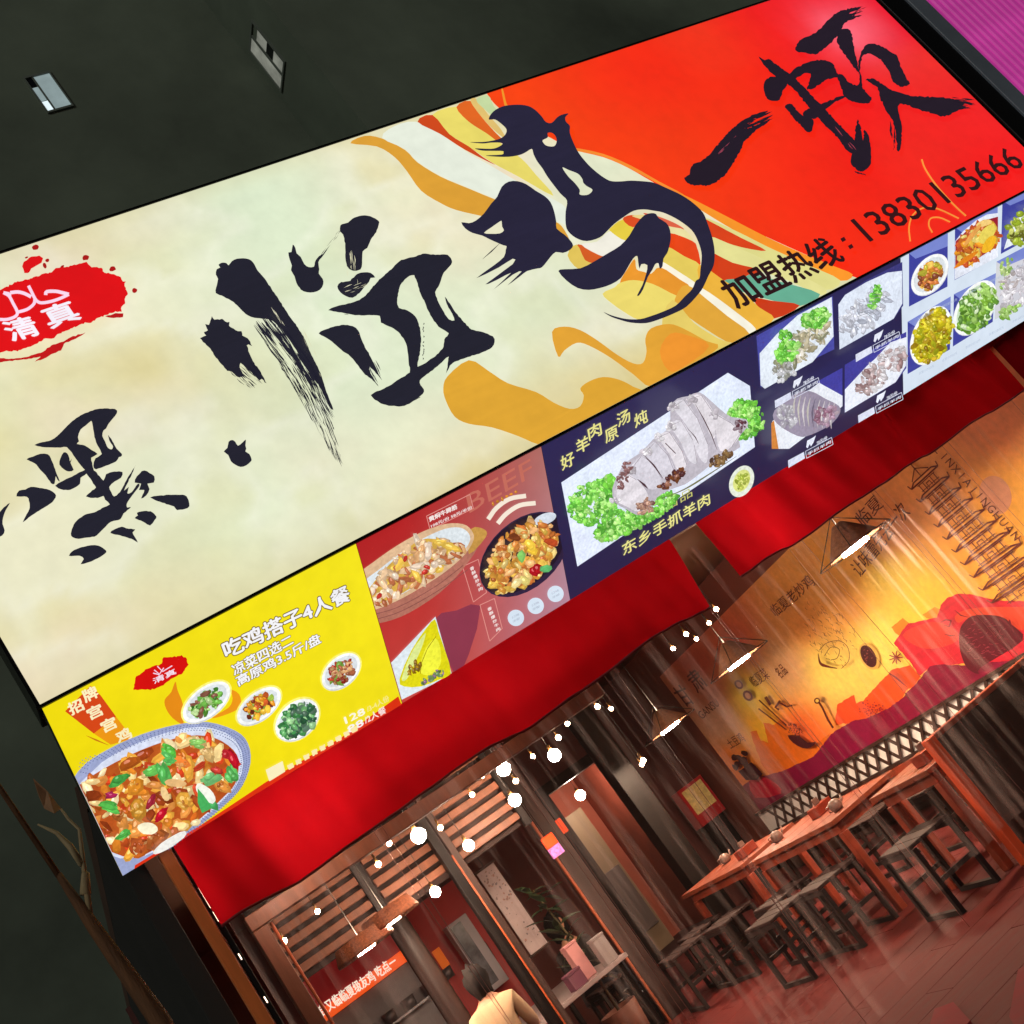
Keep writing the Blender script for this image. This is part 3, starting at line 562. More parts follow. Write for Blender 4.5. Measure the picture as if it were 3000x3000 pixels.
pr.text('真', TF([(690, 1180)])[0], TF([(1095, 1040)])[0], (246, 240, 250), height=.1385, bold=.07)
pr.text('清', TF([(170, 1355)])[0], TF([(560, 1250)])[0], (246, 240, 250), height=.135, bold=.07)
pr.build('halal_emblem', sign, LIGHTBOX)
# ------------------------------------------------------------------ slanting menu lightboxes under the sign
MT = Vector((0, FY+.006, 3.345)); MB = Vector((0, 5.65, 2.725))
dv = (MT-MB).normalized(); nrm = Vector((0, -dv.z, dv.y))
if nrm.y > 0: nrm = -nrm
ML = (MT-MB).length
def menu_plane(x0): return Plane((x0, MB.y, MB.z), (1, 0, 0), dv, nrm)
def menu_panel(x0, x1, label, face, grad=None):
    pl = menu_plane(x0); w = x1-x0; q = [(0, 0), (w, 0), (w, ML), (0, ML)]
    t = thing('menu_panel', (x0+w/2, MB.y+.05, MB.z), label, 'menu board')
    bm = bmesh.new(); vs_ = [pl.xyz(u, v, o) for o in (-.002, -.09) for u, v in q]; vv = [bm.verts.new(p) for p in vs_]
    for f in ((0, 1, 2, 3), (7, 6, 5, 4), (0, 4, 5, 1), (1, 5, 6, 2), (2, 6, 7, 3), (3, 7, 4, 0)): bm.faces.new([vv[i] for i in f])
    obj('light_case', mesh_from(bm), t, black_alu)
    pr = Print(pl, q, base=0); nx, ny = 14, 6
    for j in range(ny+1):
        for i in range(nx+1):
            u, v = i/nx, j/ny; pr.v.append(pl.xyz(u*w, v*ML, 0)); pr.c.append(lin(grad(u, v) if grad else face))
    for j in range(ny):
        for i in range(nx):
            k = j*(nx+1)+i; pr.f.append((k, k+1, k+nx+2, k+nx+1))
    pr.build('face', t, LIGHTBOX)
    return t, pl, q
def PR(pl, q, base=.0015): return Print(pl, q, base=base, step=.00004)
M1 = Tile(100, 1900, 600); M2 = Tile(600, 1660, 600); M3 = Tile(1020, 1320, 680); M4 = Tile(1600, 1050, 650); M5 = Tile(2180, 700, 600); M6 = Tile(2600, 500, 400); M7 = Tile(2600, 800, 400)
GREENS = [(120, 190, 80), (90, 150, 50), (160, 210, 120), (60, 120, 40), (190, 220, 150)]
XA, XB, XC, XD, XE = SX0, 1.951, 3.098, 6.112, SX1
random.seed(21)
# ---- yellow set-meal panel
t, pl, q = menu_panel(XA, XB-.001, 'yellow backlit set-meal menu panel with a big bowl of chicken', None, lambda u, v: mix((236, 214, 8), (246, 230, 30), u*.7+v*.3))
p = PR(pl, q)
p.poly(M1([(290, 590), (530, 350), (625, 440), (770, 640), (560, 800)]), (212, 70, 22))
p.poly(M1([(560, 800), (770, 640), (930, 850), (720, 905)]), (236, 150, 20))
p.flush('orange_ribbon', t, LIGHTBOX)
p.line(M1([(490, 820), (580, 860), (700, 910)]), 5, (200, 120, 20), True); p.flush('flourish', t, LIGHTBOX)
p.poly(M1([(1330, 310), (1350, 390), (1400, 520), (1400, 640), (1400, 715), (1300, 650), (1240, 560), (1230, 480), (1290, 410)]), (228, 138, 22), smooth=3)
p.flush('orange_flame', t, LIGHTBOX)
p.poly(M2([(240, 1160), (320, 1200), (340, 1300), (280, 1360), (120, 1420), (60, 1420), (220, 1330), (260, 1240)]), (236, 150, 24), smooth=3)
p.flush('orange_flame', t, LIGHTBOX)
p.poly(M1([(935, 390), (960, 260), (1060, 190), (1200, 140), (1220, 80), (1300, 80), (1390, 60), (1440, 100), (1455, 150), (1400, 230), (1300, 280), (1200, 350), (1100, 390), (1000, 385)]), (212, 14, 12), rough=2, step=5)
p.text('清真', M1([(1130, 330)])[0], M1([(1340, 230)])[0], (246, 226, 240), height=.032, bold=.06)
for l in ([(1130, 200), (1180, 240), (1220, 180)], [(1160, 165), (1210, 215), (1300, 160)], [(1120, 230), (1180, 245)]): p.line(M1(l), 3.2, (246, 214, 236))
p.flush('halal_emblem', t, LIGHTBOX)
for ch, x, y in (('招', 410, 560), ('牌', 545, 440), ('宫', 590, 605), ('宫', 720, 725), ('鸡', 860, 825)):
    x0, x1 = M1([(x-62, y+62)])[0], M1([(x+62, y+2)])[0]; p.text(ch, x0, x1, (250, 238, 190), height=.066, bold=.08); p.flush('name_lettering', t, LIGHTBOX)

p = PR(pl, q, .004)
for body, a, b, h in (('吃鸡搭子4人餐', (200, 855), (1372, 300), .098), ('凉菜四选二', (275, 1020), (832, 718), .066), ('高原鸡3.5斤/盘', (312, 1120), (1092, 705), .062)):
    p.text(body, M2([a])[0], M2([b])[0], (245, 245, 248), height=h, bold=.07, outline=(120, 96, 40)); p.flush('lettering', t, LIGHTBOX)
def dish(tile, c, a, b, ang, pal, n, size, rim=(244, 246, 244), inner=.66, bowl=(216, 222, 226), glow=None):
    d = PR(pl, q, dish.base); cc = tile([c])[0]; k = tile.k
    if glow: d.ellipse(cc, a*1.07*k, b*1.1*k, ang, glow)
    d.ellipse((cc[0]+2*k, cc[1]+10*k), a*k, b*k, ang, (208, 210, 216)); d.ellipse(cc, a*k, b*k*.97, ang, rim); d.ellipse(cc, a*k*.86, b*k*.82, ang, bowl)
    d.food(cc, a*k*inner, b*k*inner, ang, pal, n, size*k); dish.base = max(dish.base, .004)
    return d.build('dish_photo', t, PHOTO)
dish.base = .004
GL = (250, 240, 120)
dish(M1, (1620, 500), 262, 140, -38, GREENS+[(140, 90, 70)], 90, 30, glow=GL)
dish(M2, (505, 1310), 242, 130, -38, [(230, 150, 40), (240, 190, 60), (200, 90, 40), (150, 180, 70), (120, 50, 30)], 90, 28, glow=GL)
dish(M2, (865, 1440), 235, 165, -42, [(60, 130, 70), (110, 180, 110), (40, 90, 60), (150, 200, 140), (80, 110, 90)], 150, 30, inner=.82, glow=GL)
dish(M2, (1280, 985), 212, 136, -42, [(180, 60, 40), (150, 40, 30), (110, 150, 60), (210, 160, 110), (160, 90, 60)], 90, 26, glow=GL)
d = PR(pl, q, .004)
rim = Z7([(440, 500), (600, 380), (800, 290), (1000, 235), (1170, 220), (1330, 270), (1400, 340), (1415, 450), (1370, 580), (1280, 680), (1150, 790), (1000, 900), (850, 1000), (790, 1060), (740, 1090), (560, 1040), (380, 700)])
inn = Z7([(470, 545), (640, 440), (850, 345), (1050, 290), (1200, 300), (1310, 370), (1340, 450), (1320, 560), (1250, 640), (1120, 760), (950, 880), (750, 975), (560, 900), (400, 640)])
d.poly(rim, (148, 158, 196), smooth=3); d.poly(smooth_pts(Z7([(520, 500), (640, 405), (850, 310), (1050, 255), (1200, 255), (1330, 320), (1375, 450), (1340, 570), (1265, 660), (1130, 780), (970, 890), (800, 985), (560, 950), (420, 650)]), 2), (206, 214, 234))
random.seed(5)
ring = smooth_pts(rim[:13], 9)
for i, c in enumerate(ring[:104]):
    if True:
        for f in (.03, .06, .09, .12): d.ellipse((c[0]+(480-c[0])*f, c[1]+(2310-c[1])*f), 2.6, 1.4, -30+60*(i % 2), (92, 104, 150), n=5)
d.poly(inn, (176, 78, 28), smooth=3)
innp = smooth_pts(inn, 3)
def inside(poly):
    def f(p):
        c = False; j = len(poly)-1
        for i in range(len(poly)):
            a, b = poly[i], poly[j]
            if (a[1] > p[1]) != (b[1] > p[1]) and p[0] < (b[0]-a[0])*(p[1]-a[1])/(b[1]-a[1])+a[0]: c = not c
            j = i
        return c
    return f
ins = inside([(x+(450-x)*.02, y+(2290-y)*.02) for x, y in innp])
cen = Z7([(860, 640)])[0]
d.food(cen, 270, 190, -35, [(222, 132, 40), (236, 168, 62), (196, 96, 30), (240, 206, 140), (160, 64, 24), (214, 66, 30), (232, 150, 70), (246, 222, 170)], 340, 17, 2.0, ins)
for x, y, r, c in ((740, 560, 46, (222, 140, 40)), (760, 680, 50, (216, 150, 50)), (1020, 640, 46, (222, 160, 60)), (1000, 420, 40, (224, 120, 50)), (860, 860, 60, (176, 92, 40)), (760, 890, 46, (170, 80, 36)), (1140, 360, 44, (232, 190, 120)), (640, 720, 34, (190, 110, 50)), (1230, 560, 36, (216, 140, 60))): 
    d.morsel(Z7([(x, y)])[0], r*.55, c, 1.8); d.food(Z7([(x, y)])[0], r*.5, r*.4, -40, [c, mix(c, (255, 230, 160), .4), mix(c, (120, 40, 10), .4)], 10, 6)
for x, y, r, c, a in ((930, 350, 34, (90, 190, 70), .6), (840, 470, 38, (110, 200, 90), -.4), (900, 480, 42, (80, 170, 80), 1.2), (640, 520, 38, (70, 160, 70), -.5), (590, 665, 36, (90, 190, 80), .2), (670, 820, 30, (90, 190, 80), -.8), (1140, 620, 46, (70, 160, 90), 1.0), (1280, 490, 34, (90, 180, 90), 1.2), (1170, 510, 38, (110, 180, 110), -.4), (1090, 315, 26, (140, 200, 100), 0), (920, 400, 30, (100, 200, 100), .4)):
    for _ in range(6): d.morsel((Z7([(x, y)])[0][0]+random.uniform(-9, 9), Z7([(x, y)])[0][1]+random.uniform(-9, 9)), r*.38, c, 2.2, a+random.uniform(-.3, .3))
for x, y, r, c, a in ((885, 710, 40, (206, 20, 46), -.9), (1280, 390, 44, (190, 20, 40), 1.1), (1250, 370, 30, (200, 40, 50), .6), (600, 600, 30, (160, 30, 80), -.2), (830, 640, 34, (170, 40, 60), -1.1), (1190, 460, 30, (190, 60, 50), .2), (1090, 440, 30, (210, 70, 40), -.6)):
    for _ in range(3): d.morsel((Z7([(x, y)])[0][0]+random.uniform(-5, 5), Z7([(x, y)])[0][1]+random.uniform(-5, 5)), r*.36, c, 2.4, a)
for x, y, a_, b_, an, c in ((1130, 590, 72, 34, 45, (238, 240, 226)), (805, 785, 58, 34, 5, (242, 234, 200)), (900, 590, 44, 20, 70, (236, 200, 140)), (960, 530, 62, 22, 5, (226, 180, 120)), (930, 865, 110, 26, -33, (234, 232, 226))): d.ellipse(Z7([(x, y)])[0], a_*.5176, b_*.5176, an, c, n=16, jit=.05)
d.poly(Z7([(1085, 560), (1120, 600), (1170, 670), (1110, 700), (1085, 640)]), (70, 170, 90))
d.build('dish_photo', t, PHOTO)
d = PR(pl, q, .006)
d.poly(Z7([(755, 1062), (760, 1030), (1150, 792), (1290, 700), (1500, 560), (1932, 305), (2250, 75), (2275, 140), (1932, 345)]), (222, 50, 18)); d.flush('red_border', t, LIGHTBOX)
d.text('128', M2([(1325, 1478)])[0], M2([(1508, 1385)])[0], (252, 248, 226), height=.058, bold=.08); d.flush('price_lettering', t, LIGHTBOX); d.text('/3-4人份', M2([(1530, 1365)])[0], M2([(1735, 1255)])[0], (250, 236, 150), height=.04, bold=.04); d.flush('price_lettering', t, LIGHTBOX)
d.text('88', M2([(1352, 1566)])[0], M2([(1495, 1488)])[0], (252, 246, 244), height=.058, bold=.08); d.flush('price_lettering', t, LIGHTBOX); d.text('/2人餐', M2([(1510, 1475)])[0], M2([(1705, 1368)])[0], (252, 230, 224), height=.05, bold=.05); d.flush('price_lettering', t, LIGHTBOX)
d.flush('price_lettering', t, LIGHTBOX)
d.poly(Z7([(1500, 490), (1595, 440), (1610, 500), (1520, 555)]), (250, 238, 190))
for k in range(9):
    x, y = 1640+k*45, 470-k*26; d.poly(Z7([(x-18, y-6), (x+14, y-22), (x+20, y+6), (x-10, y+20)]), (250, 232, 170), rough=1.4, step=3)
d.flush('small_print', t, LIGHTBOX, 'stuff')
# ---- brown beef panel
t, pl, q = menu_panel(XB+.001, XC-.001, 'brown-red backlit menu panel with a clay bowl and a black pan', None, lambda u, v: mix(mix((176, 34, 36), (196, 70, 62), (1-v)*1.0), mix((176, 112, 104), (176, 140, 160), 1-v), u*1.25-.3))
p = PR(pl, q)
p.poly(M3([(700, 1420), (900, 1330), (1100, 1290), (1000, 1700), (880, 1850)]), (140, 56, 76), smooth=2)
for ch, a, b in (('BEEF', (1010, 520), (1540, 210)),): p.text(ch, M3([a])[0], M3([b])[0], (196, 108, 92), height=.15, bold=0)
p.flush('lettering', t, LIGHTBOX)
for b_ in (((650, 545), (1010, 365), (1040, 480), (680, 660)), ((950, 965), (1080, 905), (1150, 1180), (1040, 1260)), ((1095, 1285), (1215, 1230), (1280, 1480), (1175, 1585))):
    p.frame(M3(b_), 2, (226, 150, 140)); p.flush('label_frame', t, LIGHTBOX)
p.text('黄焖牛蹄筋', M3([(675, 590)])[0], M3([(905, 480)])[0], (246, 236, 230), height=.03, bold=.08)
p.flush('lettering', t, LIGHTBOX); p.text('108元/份 58元/半份', M3([(690, 640)])[0], M3([(1030, 480)])[0], (246, 230, 226), height=.02, bold=.06)
p.flush('lettering', t, LIGHTBOX)
for x0, y0, n_ in ((1015, 985, 6), (1160, 1320, 6)):
    for k in range(n_): p.text('香酥爆炒牛肉'[k], M3([(x0+k*14, y0+k*34+14)])[0], M3([(x0+32+k*14, y0+k*34-2)])[0], (246, 232, 228), height=.022, bold=.06)
    p.flush('small_print', t, LIGHTBOX, 'stuff')
p.flush('lettering', t, LIGHTBOX)
for arc in ([(1160, 570), (1230, 475), (1340, 400), (1475, 375)], [(1240, 605), (1310, 525), (1420, 455), (1555, 435)]): p.line(smooth_open(M3(arc), 4), 13, (246, 232, 214))
for k in range(6): p.morsel(M3([(1200+k*38, 440-k*20)])[0], 5, (206, 130, 40))
p.flush('white_arc', t, LIGHTBOX)
for x, y in ((1390, 1390), (1555, 1290), (1720, 1190)):
    p.ellipse(M3([(x, y)])[0], 24, 24, 0, (212, 226, 240)); p.text('口味', M3([(x-30, y+5)])[0], M3([(x+30, y-25)])[0], (160, 170, 190), height=.016); p.text('浓郁', M3([(x-26, y+40)])[0], M3([(x+34, y+10)])[0], (160, 170, 190), height=.016)
p.build('lettering', t, LIGHTBOX)
d = PR(pl, q, .004)
d.poly(M3([(140, 1330), (400, 1250), (700, 1080), (950, 880), (1040, 740), (1075, 800), (950, 985), (760, 1180), (500, 1350), (300, 1425), (200, 1425)]), (172, 108, 92), smooth=3)
for o in (24, 60): d.line(smooth_open(M3([(160+o, 1345+o), (400+o*.6, 1275+o), (700+o*.6, 1110+o), (930+o, 930+o)]), 4), 2, (130, 74, 70))
d.poly(M3([(1020, 650), (1130, 655), (1140, 720), (1000, 860)]), (196, 148, 72), smooth=3)
d.poly(M3([(60, 1050), (200, 930), (400, 790), (600, 680), (800, 610), (950, 610), (1020, 660), (1040, 740), (960, 870), (800, 1010), (600, 1140), (400, 1250), (200, 1330), (150, 1330), (90, 1190)]), (214, 178, 140), smooth=3)
d.poly(M3([(110, 1110), (250, 990), (420, 860), (620, 730), (800, 650), (930, 640), (1000, 690), (1005, 760), (930, 860), (760, 990), (580, 1110), (400, 1215), (200, 1290), (150, 1260)]), (214, 222, 226), smooth=3)
bp_ = inside(smooth_pts(M3([(150, 1180), (270, 1010), (420, 870), (600, 740), (760, 740), (880, 770), (960, 820), (900, 890), (740, 1000), (560, 1115), (400, 1210), (200, 1285)]), 3))
d.poly(M3([(140, 1200), (270, 1020), (420, 870), (600, 740), (760, 740), (880, 770), (960, 820), (900, 890), (740, 1000), (560, 1115), (400, 1210), (200, 1285)]), (206, 164, 70), smooth=3)
d.food(M3([(540, 1010)])[0], 190, 80, -38, [(226, 190, 150), (210, 160, 110), (190, 110, 70), (236, 206, 170), (232, 190, 80), (190, 110, 70), (244, 220, 196)], 240, 13, 2.2, bp_)
for x, y in ((460, 890), (620, 1000), (240, 1200), (640, 960)): d.morsel(M3([(x, y)])[0], 8, (186, 50, 40))
d.ellipse(M3([(1445, 855)])[0], 152, 98, -42, (44, 34, 62)); d.ellipse(M3([(1430, 850)])[0], 146, 90, -42, (30, 22, 40)); d.ellipse(M3([(1620, 560)])[0], 34, 16, -20, (206, 214, 226))
d.food(M3([(1410, 870)])[0], 132, 76, -44, [(230, 186, 80), (214, 150, 60), (196, 110, 50), (240, 210, 130), (206, 130, 60), (226, 170, 110)], 300, 11, 1.8)
for x, y, c in ((1500, 980, (190, 24, 36)), (1530, 960, (170, 20, 30)), (1390, 860, (120, 180, 90)), (1600, 960, (90, 170, 100)), (1640, 740, (200, 80, 40)), (1480, 800, (240, 196, 60)), (1460, 760, (240, 200, 70)), (1420, 1060, (246, 226, 130)), (1350, 1080, (240, 220, 150)), (1340, 700, (120, 60, 30))): d.morsel(M3([(x, y)])[0], 15, c)
d.build('dish_photo', t, PHOTO)
d = PR(pl, q, .006)
d.poly(M3([(325, 1790), (720, 1378), (855, 1850), (700, 1940), (380, 2100), (350, 1932)]), (214, 224, 230))
d.poly(M3([(420, 1900), (520, 1660), (640, 1480), (715, 1400), (745, 1500), (800, 1660), (850, 1850), (760, 1900), (600, 1960), (460, 1960)]), (214, 206, 20), smooth=2)
d.poly(M3([(600, 1760), (640, 1640), (720, 1560), (760, 1640), (760, 1780), (680, 1860), (600, 1850)]), (232, 232, 60), smooth=3); d.poly(M3([(440, 1890), (520, 1680), (600, 1560), (640, 1520), (600, 1650), (540, 1780), (480, 1900)]), (214, 226, 140), smooth=3)
d.food(M3([(540, 1810)])[0], 26, 14, -50, [(150, 110, 20), (120, 90, 30), (180, 140, 30)], 24, 6); d.food(M3([(700, 1880)])[0], 40, 12, -30, [(110, 140, 90), (150, 110, 150), (90, 120, 70)], 24, 7)
d.line(M3([(720, 1540), (650, 1640), (600, 1760), (590, 1850)]), 2, (150, 130, 10))
d.build('chicken_photo', t, PHOTO)
# ---- navy mutton panel
t, pl, q = menu_panel(XC+.001, XD-.001, 'dark navy backlit menu panel with sliced mutton photographs', None, lambda u, v: mix((40, 35, 72), (44, 39, 82), v))
d = PR(pl, q)
d.poly(M4([(130, 1080), (1580, 125), (1772, 240), (1815, 772), (270, 1812)]), (222, 230, 248))
LET = [(120, 206, 70), (150, 226, 100), (104, 190, 66), (178, 236, 130), (90, 170, 60)]
d.food(M4([(400, 1250)])[0], 80, 62, -30, LET, 330, 8); d.food(M4([(620, 1400)])[0], 100, 34, -28, LET, 280, 8); d.food(M4([(880, 1270)])[0], 80, 26, -34, LET, 170, 7); d.food(M4([(1600, 500)])[0], 56, 62, 60, LET, 300, 8); d.food(M4([(430, 1060)])[0], 26, 34, 0, LET, 40, 10)
MEAT = (206, 200, 208)
d.poly(M4([(470, 1200), (450, 1080), (500, 960), (560, 860), (700, 770), (800, 660), (920, 580), (950, 480), (950, 380), (1010, 310), (1100, 290), (1200, 255), (1290, 320), (1380, 400), (1480, 470), (1610, 490), (1620, 560), (1540, 650), (1560, 730), (1450, 790), (1360, 840), (1280, 900), (1180, 980), (1080, 1050), (960, 1090), (840, 1160), (800, 1230), (720, 1300), (660, 1310), (570, 1260)]), (186, 180, 190), smooth=2)
for pts in ([(480, 1180), (480, 1060), (560, 950), (660, 1010), (740, 1100), (760, 1180), (680, 1280), (580, 1240)], [(600, 930), (700, 800), (790, 860), (880, 1000), (820, 1090), (720, 1060)], [(730, 770), (820, 680), (930, 800), (990, 950), (900, 1000), (830, 900)], [(850, 640), (940, 600), (1050, 760), (1090, 880), (1020, 930), (950, 800)], [(950, 540), (1040, 500), (1150, 680), (1180, 860), (1110, 840), (1040, 690)], [(970, 380), (1060, 320), (1180, 480), (1270, 700), (1260, 860), (1190, 800), (1100, 560)], [(1120, 310), (1210, 280), (1330, 450), (1340, 620), (1300, 640), (1220, 460)], [(1330, 440), (1470, 520), (1560, 600), (1480, 720), (1380, 760), (1340, 600)]):
    d.poly(M4(pts), random.choice([(216, 212, 220), (208, 204, 214), (222, 216, 222)]), smooth=3, vary=.12)
    d.food(M4([pts[0]])[0], 16, 10, 0, [(196, 188, 196), (226, 222, 226)], 8, 8); L = M4(pts); d.line(L[:4], 1.6, (150, 140, 150))
for pts, w in (([(710, 790), (800, 880), (880, 990)], 5), ([(660, 1000), (720, 1050), (750, 1080)], 7), ([(1160, 360), (1230, 480), (1300, 620), (1350, 750)], 4), ([(1090, 560), (1160, 640), (1190, 700)], 3), ([(900, 690), (990, 780)], 2.5)): d.line(M4(pts), w, (74, 46, 54), True)
d.food(M4([(960, 1000)])[0], 46, 14, -35, [(120, 70, 40), (90, 50, 50), (160, 110, 90)], 46, 7); d.food(M4([(1370, 820)])[0], 40, 14, -30, [(110, 80, 50), (140, 110, 70), (80, 60, 50)], 40, 7); d.food(M4([(720, 1230)])[0], 30, 22, -30, [(170, 130, 110), (190, 150, 130), (140, 100, 90)], 34, 7); d.food(M4([(520, 960)])[0], 18, 44, 20, [(150, 110, 110), (130, 90, 90)], 34, 6); d.food(M4([(1540, 540)])[0], 22, 18, 0, [(150, 130, 140), (90, 50, 60)], 14, 6)
d.line(smooth_open(M4([(850, 1160), (1050, 1080), (1250, 960), (1500, 800)]), 4), 5, (110, 110, 70), True)
d.ellipse(M4([(1545, 1015)])[0], 48, 34, -65, (222, 228, 214)); d.ellipse(M4([(1545, 1010)])[0], 34, 23, -65, (214, 220, 130)); d.food(M4([(1545, 1010)])[0], 28, 18, -65, [(196, 206, 90), (160, 176, 60)], 26, 6)
d.build('mutton_photo', t, PHOTO)
d = PR(pl, q, .006); GO = (232, 226, 140)
for ch, x, y in (('好', 185, 905), ('羊', 315, 765), ('肉', 420, 645), ('原', 565, 670), ('汤', 670, 530), ('炖', 820, 535)): d.text(ch, M4([(x-52, y+62)])[0], M4([(x+58, y+2)])[0], GO, height=.088, bold=.05); d.flush('lettering', t, LIGHTBOX)
d.flush('lettering', t, LIGHTBOX)
d.text('东乡手抓羊肉', M4([(665, 1710)])[0], M4([(1420, 1255)])[0], GO, height=.088, bold=.05)
d.flush('lettering', t, LIGHTBOX)
d.text('四大名品', M4([(790, 1465)])[0], M4([(1265, 1190)])[0], (196, 196, 110), height=.07, bold=.01)
d.build('lettering', t, LIGHTBOX)
d = PR(pl, q, .004); BLU = (72, 74, 160)
def chip(x, y):
    d.poly(M5([(x, y), (x+150, y-80), (x+160, y-20), (x+5, y+70)]), (216, 220, 238)); d.frame(M5([(x+165, y-85), (x+410, y-215), (x+425, y-150), (x+175, y-20)]), 1.6, (216, 220, 238))
    d.text('手抓羊肉', M5([(x+185, y-45)])[0], M5([(x+405, y-165)])[0], (226, 230, 244), height=.024, bold=.05); d.text('78元/份', M5([(x+270, y-145)])[0], M5([(x+370, y-200)])[0], (226, 230, 244), height=.03, bold=.05)
    d.poly(M5([(x+170, y-125), (x+180, y-185), (x+235, y-215), (x+262, y-235), (x+240, y-170), (x+215, y-130), (x+205, y-155), (x+185, y-115)]), (226, 230, 244))
d.poly(M5([(110, 915), (420, 745), (830, 540), (845, 1040), (700, 1110), (150, 1400)]), BLU); d.poly(M5([(140, 1080), (300, 900), (500, 720), (820, 548), (838, 920), (640, 1160), (190, 1412), (150, 1380)]), (224, 232, 242), smooth=0)
BAM = [(200, 190, 160), (170, 160, 130), (220, 214, 200), (150, 150, 120)]
d.food(M5([(560, 980)])[0], 110, 34, -42, BAM, 130, 9, 2.6); d.food(M5([(380, 1060)])[0], 40, 26, -30, LET, 70, 9); d.food(M5([(640, 740)])[0], 44, 24, -25, LET, 80, 9); d.food(M5([(340, 930)])[0], 18, 30, 10, LET, 26, 8); d.food(M5([(330, 1240)])[0], 40, 24, -30, [(190, 190, 190), (150, 150, 140), (210, 210, 214)], 40, 8)
d.poly(M5([(835, 610), (900, 520), (1100, 380), (1440, 210), (1450, 620), (1360, 745), (850, 1035)]), (58, 56, 120)); d.poly(M5([(838, 610), (900, 520), (1100, 400), (1300, 310), (1437, 293), (1442, 600), (1360, 742), (850, 1032)]), (218, 226, 240))
d.food(M5([(1080, 690)])[0], 90, 40, -40, [(196, 198, 210), (176, 180, 194), (208, 210, 222), (214, 216, 226)], 90, 10, 2.2); d.food(M5([(1170, 540)])[0], 14, 36, 15, LET, 40, 7)
for k in range(7): d.line(M5([(1000+k*24, 720-k*34), (1090+k*22, 690-k*30), (1160+k*20, 740-k*34)]), 1.4, (120, 126, 130))
d.poly(M5([(620, 1330), (860, 1200), (860, 1480), (700, 1400)]), (66, 64, 156)); d.poly(M5([(200, 1700), (560, 1400), (640, 1340), (862, 1462), (862, 1560), (560, 1810), (360, 1960), (225, 1960)]), (228, 232, 240)); d.poly(M5([(190, 1720), (215, 1690), (260, 1960), (195, 1960)]), (206, 130, 60))
d.poly(M5([(220, 1600), (420, 1440), (560, 1420), (700, 1490), (830, 1560), (830, 1640), (740, 1740), (560, 1830), (440, 1840), (240, 1720)]), (150, 140, 160), smooth=3)
for k in range(9):
    d.line(smooth_open(M5([(420+k*46, 1450+k*10), (400+k*44, 1580+k*10), (420+k*42, 1740+k*4)]), 3), 6, random.choice([(190, 186, 176), (110, 100, 120), (206, 200, 200)]), True)
d.food(M5([(700, 1640)])[0], 36, 26, -40, [(170, 140, 160), (140, 100, 120), (190, 170, 180)], 46, 8); d.food(M5([(330, 1640)])[0], 30, 34, -40, [(170, 166, 176), (200, 198, 204)], 40, 8)
d.poly(M5([(870, 1170), (1140, 1020), (1450, 860), (1452, 1200), (1350, 1335), (870, 1620)]), (64, 62, 150)); d.poly(M5([(872, 1402), (1080, 1180), (1160, 1110), (1300, 960), (1452, 910), (1447, 1180), (1352, 1332), (872, 1618)]), (228, 232, 242))
d.food(M5([(1210, 1220)])[0], 96, 34, -45, [(206, 200, 204), (176, 150, 150), (140, 110, 110), (226, 222, 226), (190, 170, 170)], 120, 9, 2)
for x, y in ((195, 1500), (955, 1070), (980, 1640), (320, 2060)): chip(x, y)
d.build('dish_photo', t, PHOTO)
# ---- white side-dish panel
t, pl, q = menu_panel(XD+.001, XE, 'white backlit menu panel with a grid of side-dish photographs', (214, 226, 240))
d = PR(pl, q); B1 = (62, 66, 156); B2 = (120, 134, 206)
def cell(tile, pts, c=B1):
    d.poly(tile(pts), c); L = tile(pts); a, b = L[0], L[1]
    d.poly([a, b, ((b[0]*3+L[2][0])/4, (b[1]*3+L[2][1])/4), ((a[0]*4+b[0]+L[-1][0])/6, (a[1]*4+b[1]+L[-1][1])/6)], B2)
cell(M6, [(300, 1170), (850, 880), (845, 1640), (300, 1925)]); cell(M6, [(950, 800), (1555, 480), (1555, 1220), (945, 1550)]); cell(M6, [(1622, 430), (2300, 60), (2300, 800), (1600, 1180)])
cell(M7, [(280, 690), (890, 330), (880, 1080), (280, 1430)]); cell(M7, [(935, 300), (1530, 0), (1485, 690), (920, 1040)]); cell(M7, [(1535, -160), (2300, -560), (2300, 230), (1510, 662)], (206, 206, 214))
d.build('photo_grid', t, LIGHTBOX)
dish.base = .004
dish(M6, (590, 1470), 335, 215, -52, [(226, 150, 50), (206, 120, 60), (190, 180, 60), (150, 80, 50), (236, 190, 90)], 150, 44, inner=.66)
dish(M7, (605, 880), 442, 262, -66, [(206, 190, 30), (222, 206, 60), (170, 170, 30), (150, 120, 20), (190, 160, 40)], 260, 46, inner=.92, bowl=(160, 140, 30))
dish(M7, (1230, 490), 432, 250, -58, [(130, 180, 60), (170, 214, 110), (100, 150, 50), (206, 226, 180), (90, 130, 60)], 240, 46, inner=.86, bowl=(200, 220, 190))
d = PR(pl, q, .004)
d.poly(M6([(950, 1000), (1060, 860), (1250, 700), (1400, 620), (1555, 600), (1555, 1220), (1100, 1460), (945, 1540)]), (226, 230, 242)); d.poly(M6([(955, 1000), (1100, 860), (1300, 720), (1555, 650), (1555, 1000), (1400, 1160), (1150, 1320), (950, 1360)]), (150, 30, 50))
qq = inside(M6([(965, 1010), (1250, 720), (1540, 760), (1530, 1010), (1390, 1150), (1150, 1310), (960, 1350)]))
d.food(M6([(1250, 1040)])[0], 76, 52, -45, [(226, 150, 40), (206, 110, 40), (236, 190, 70), (190, 80, 40), (230, 206, 110)], 170, 10, 2.2, qq)
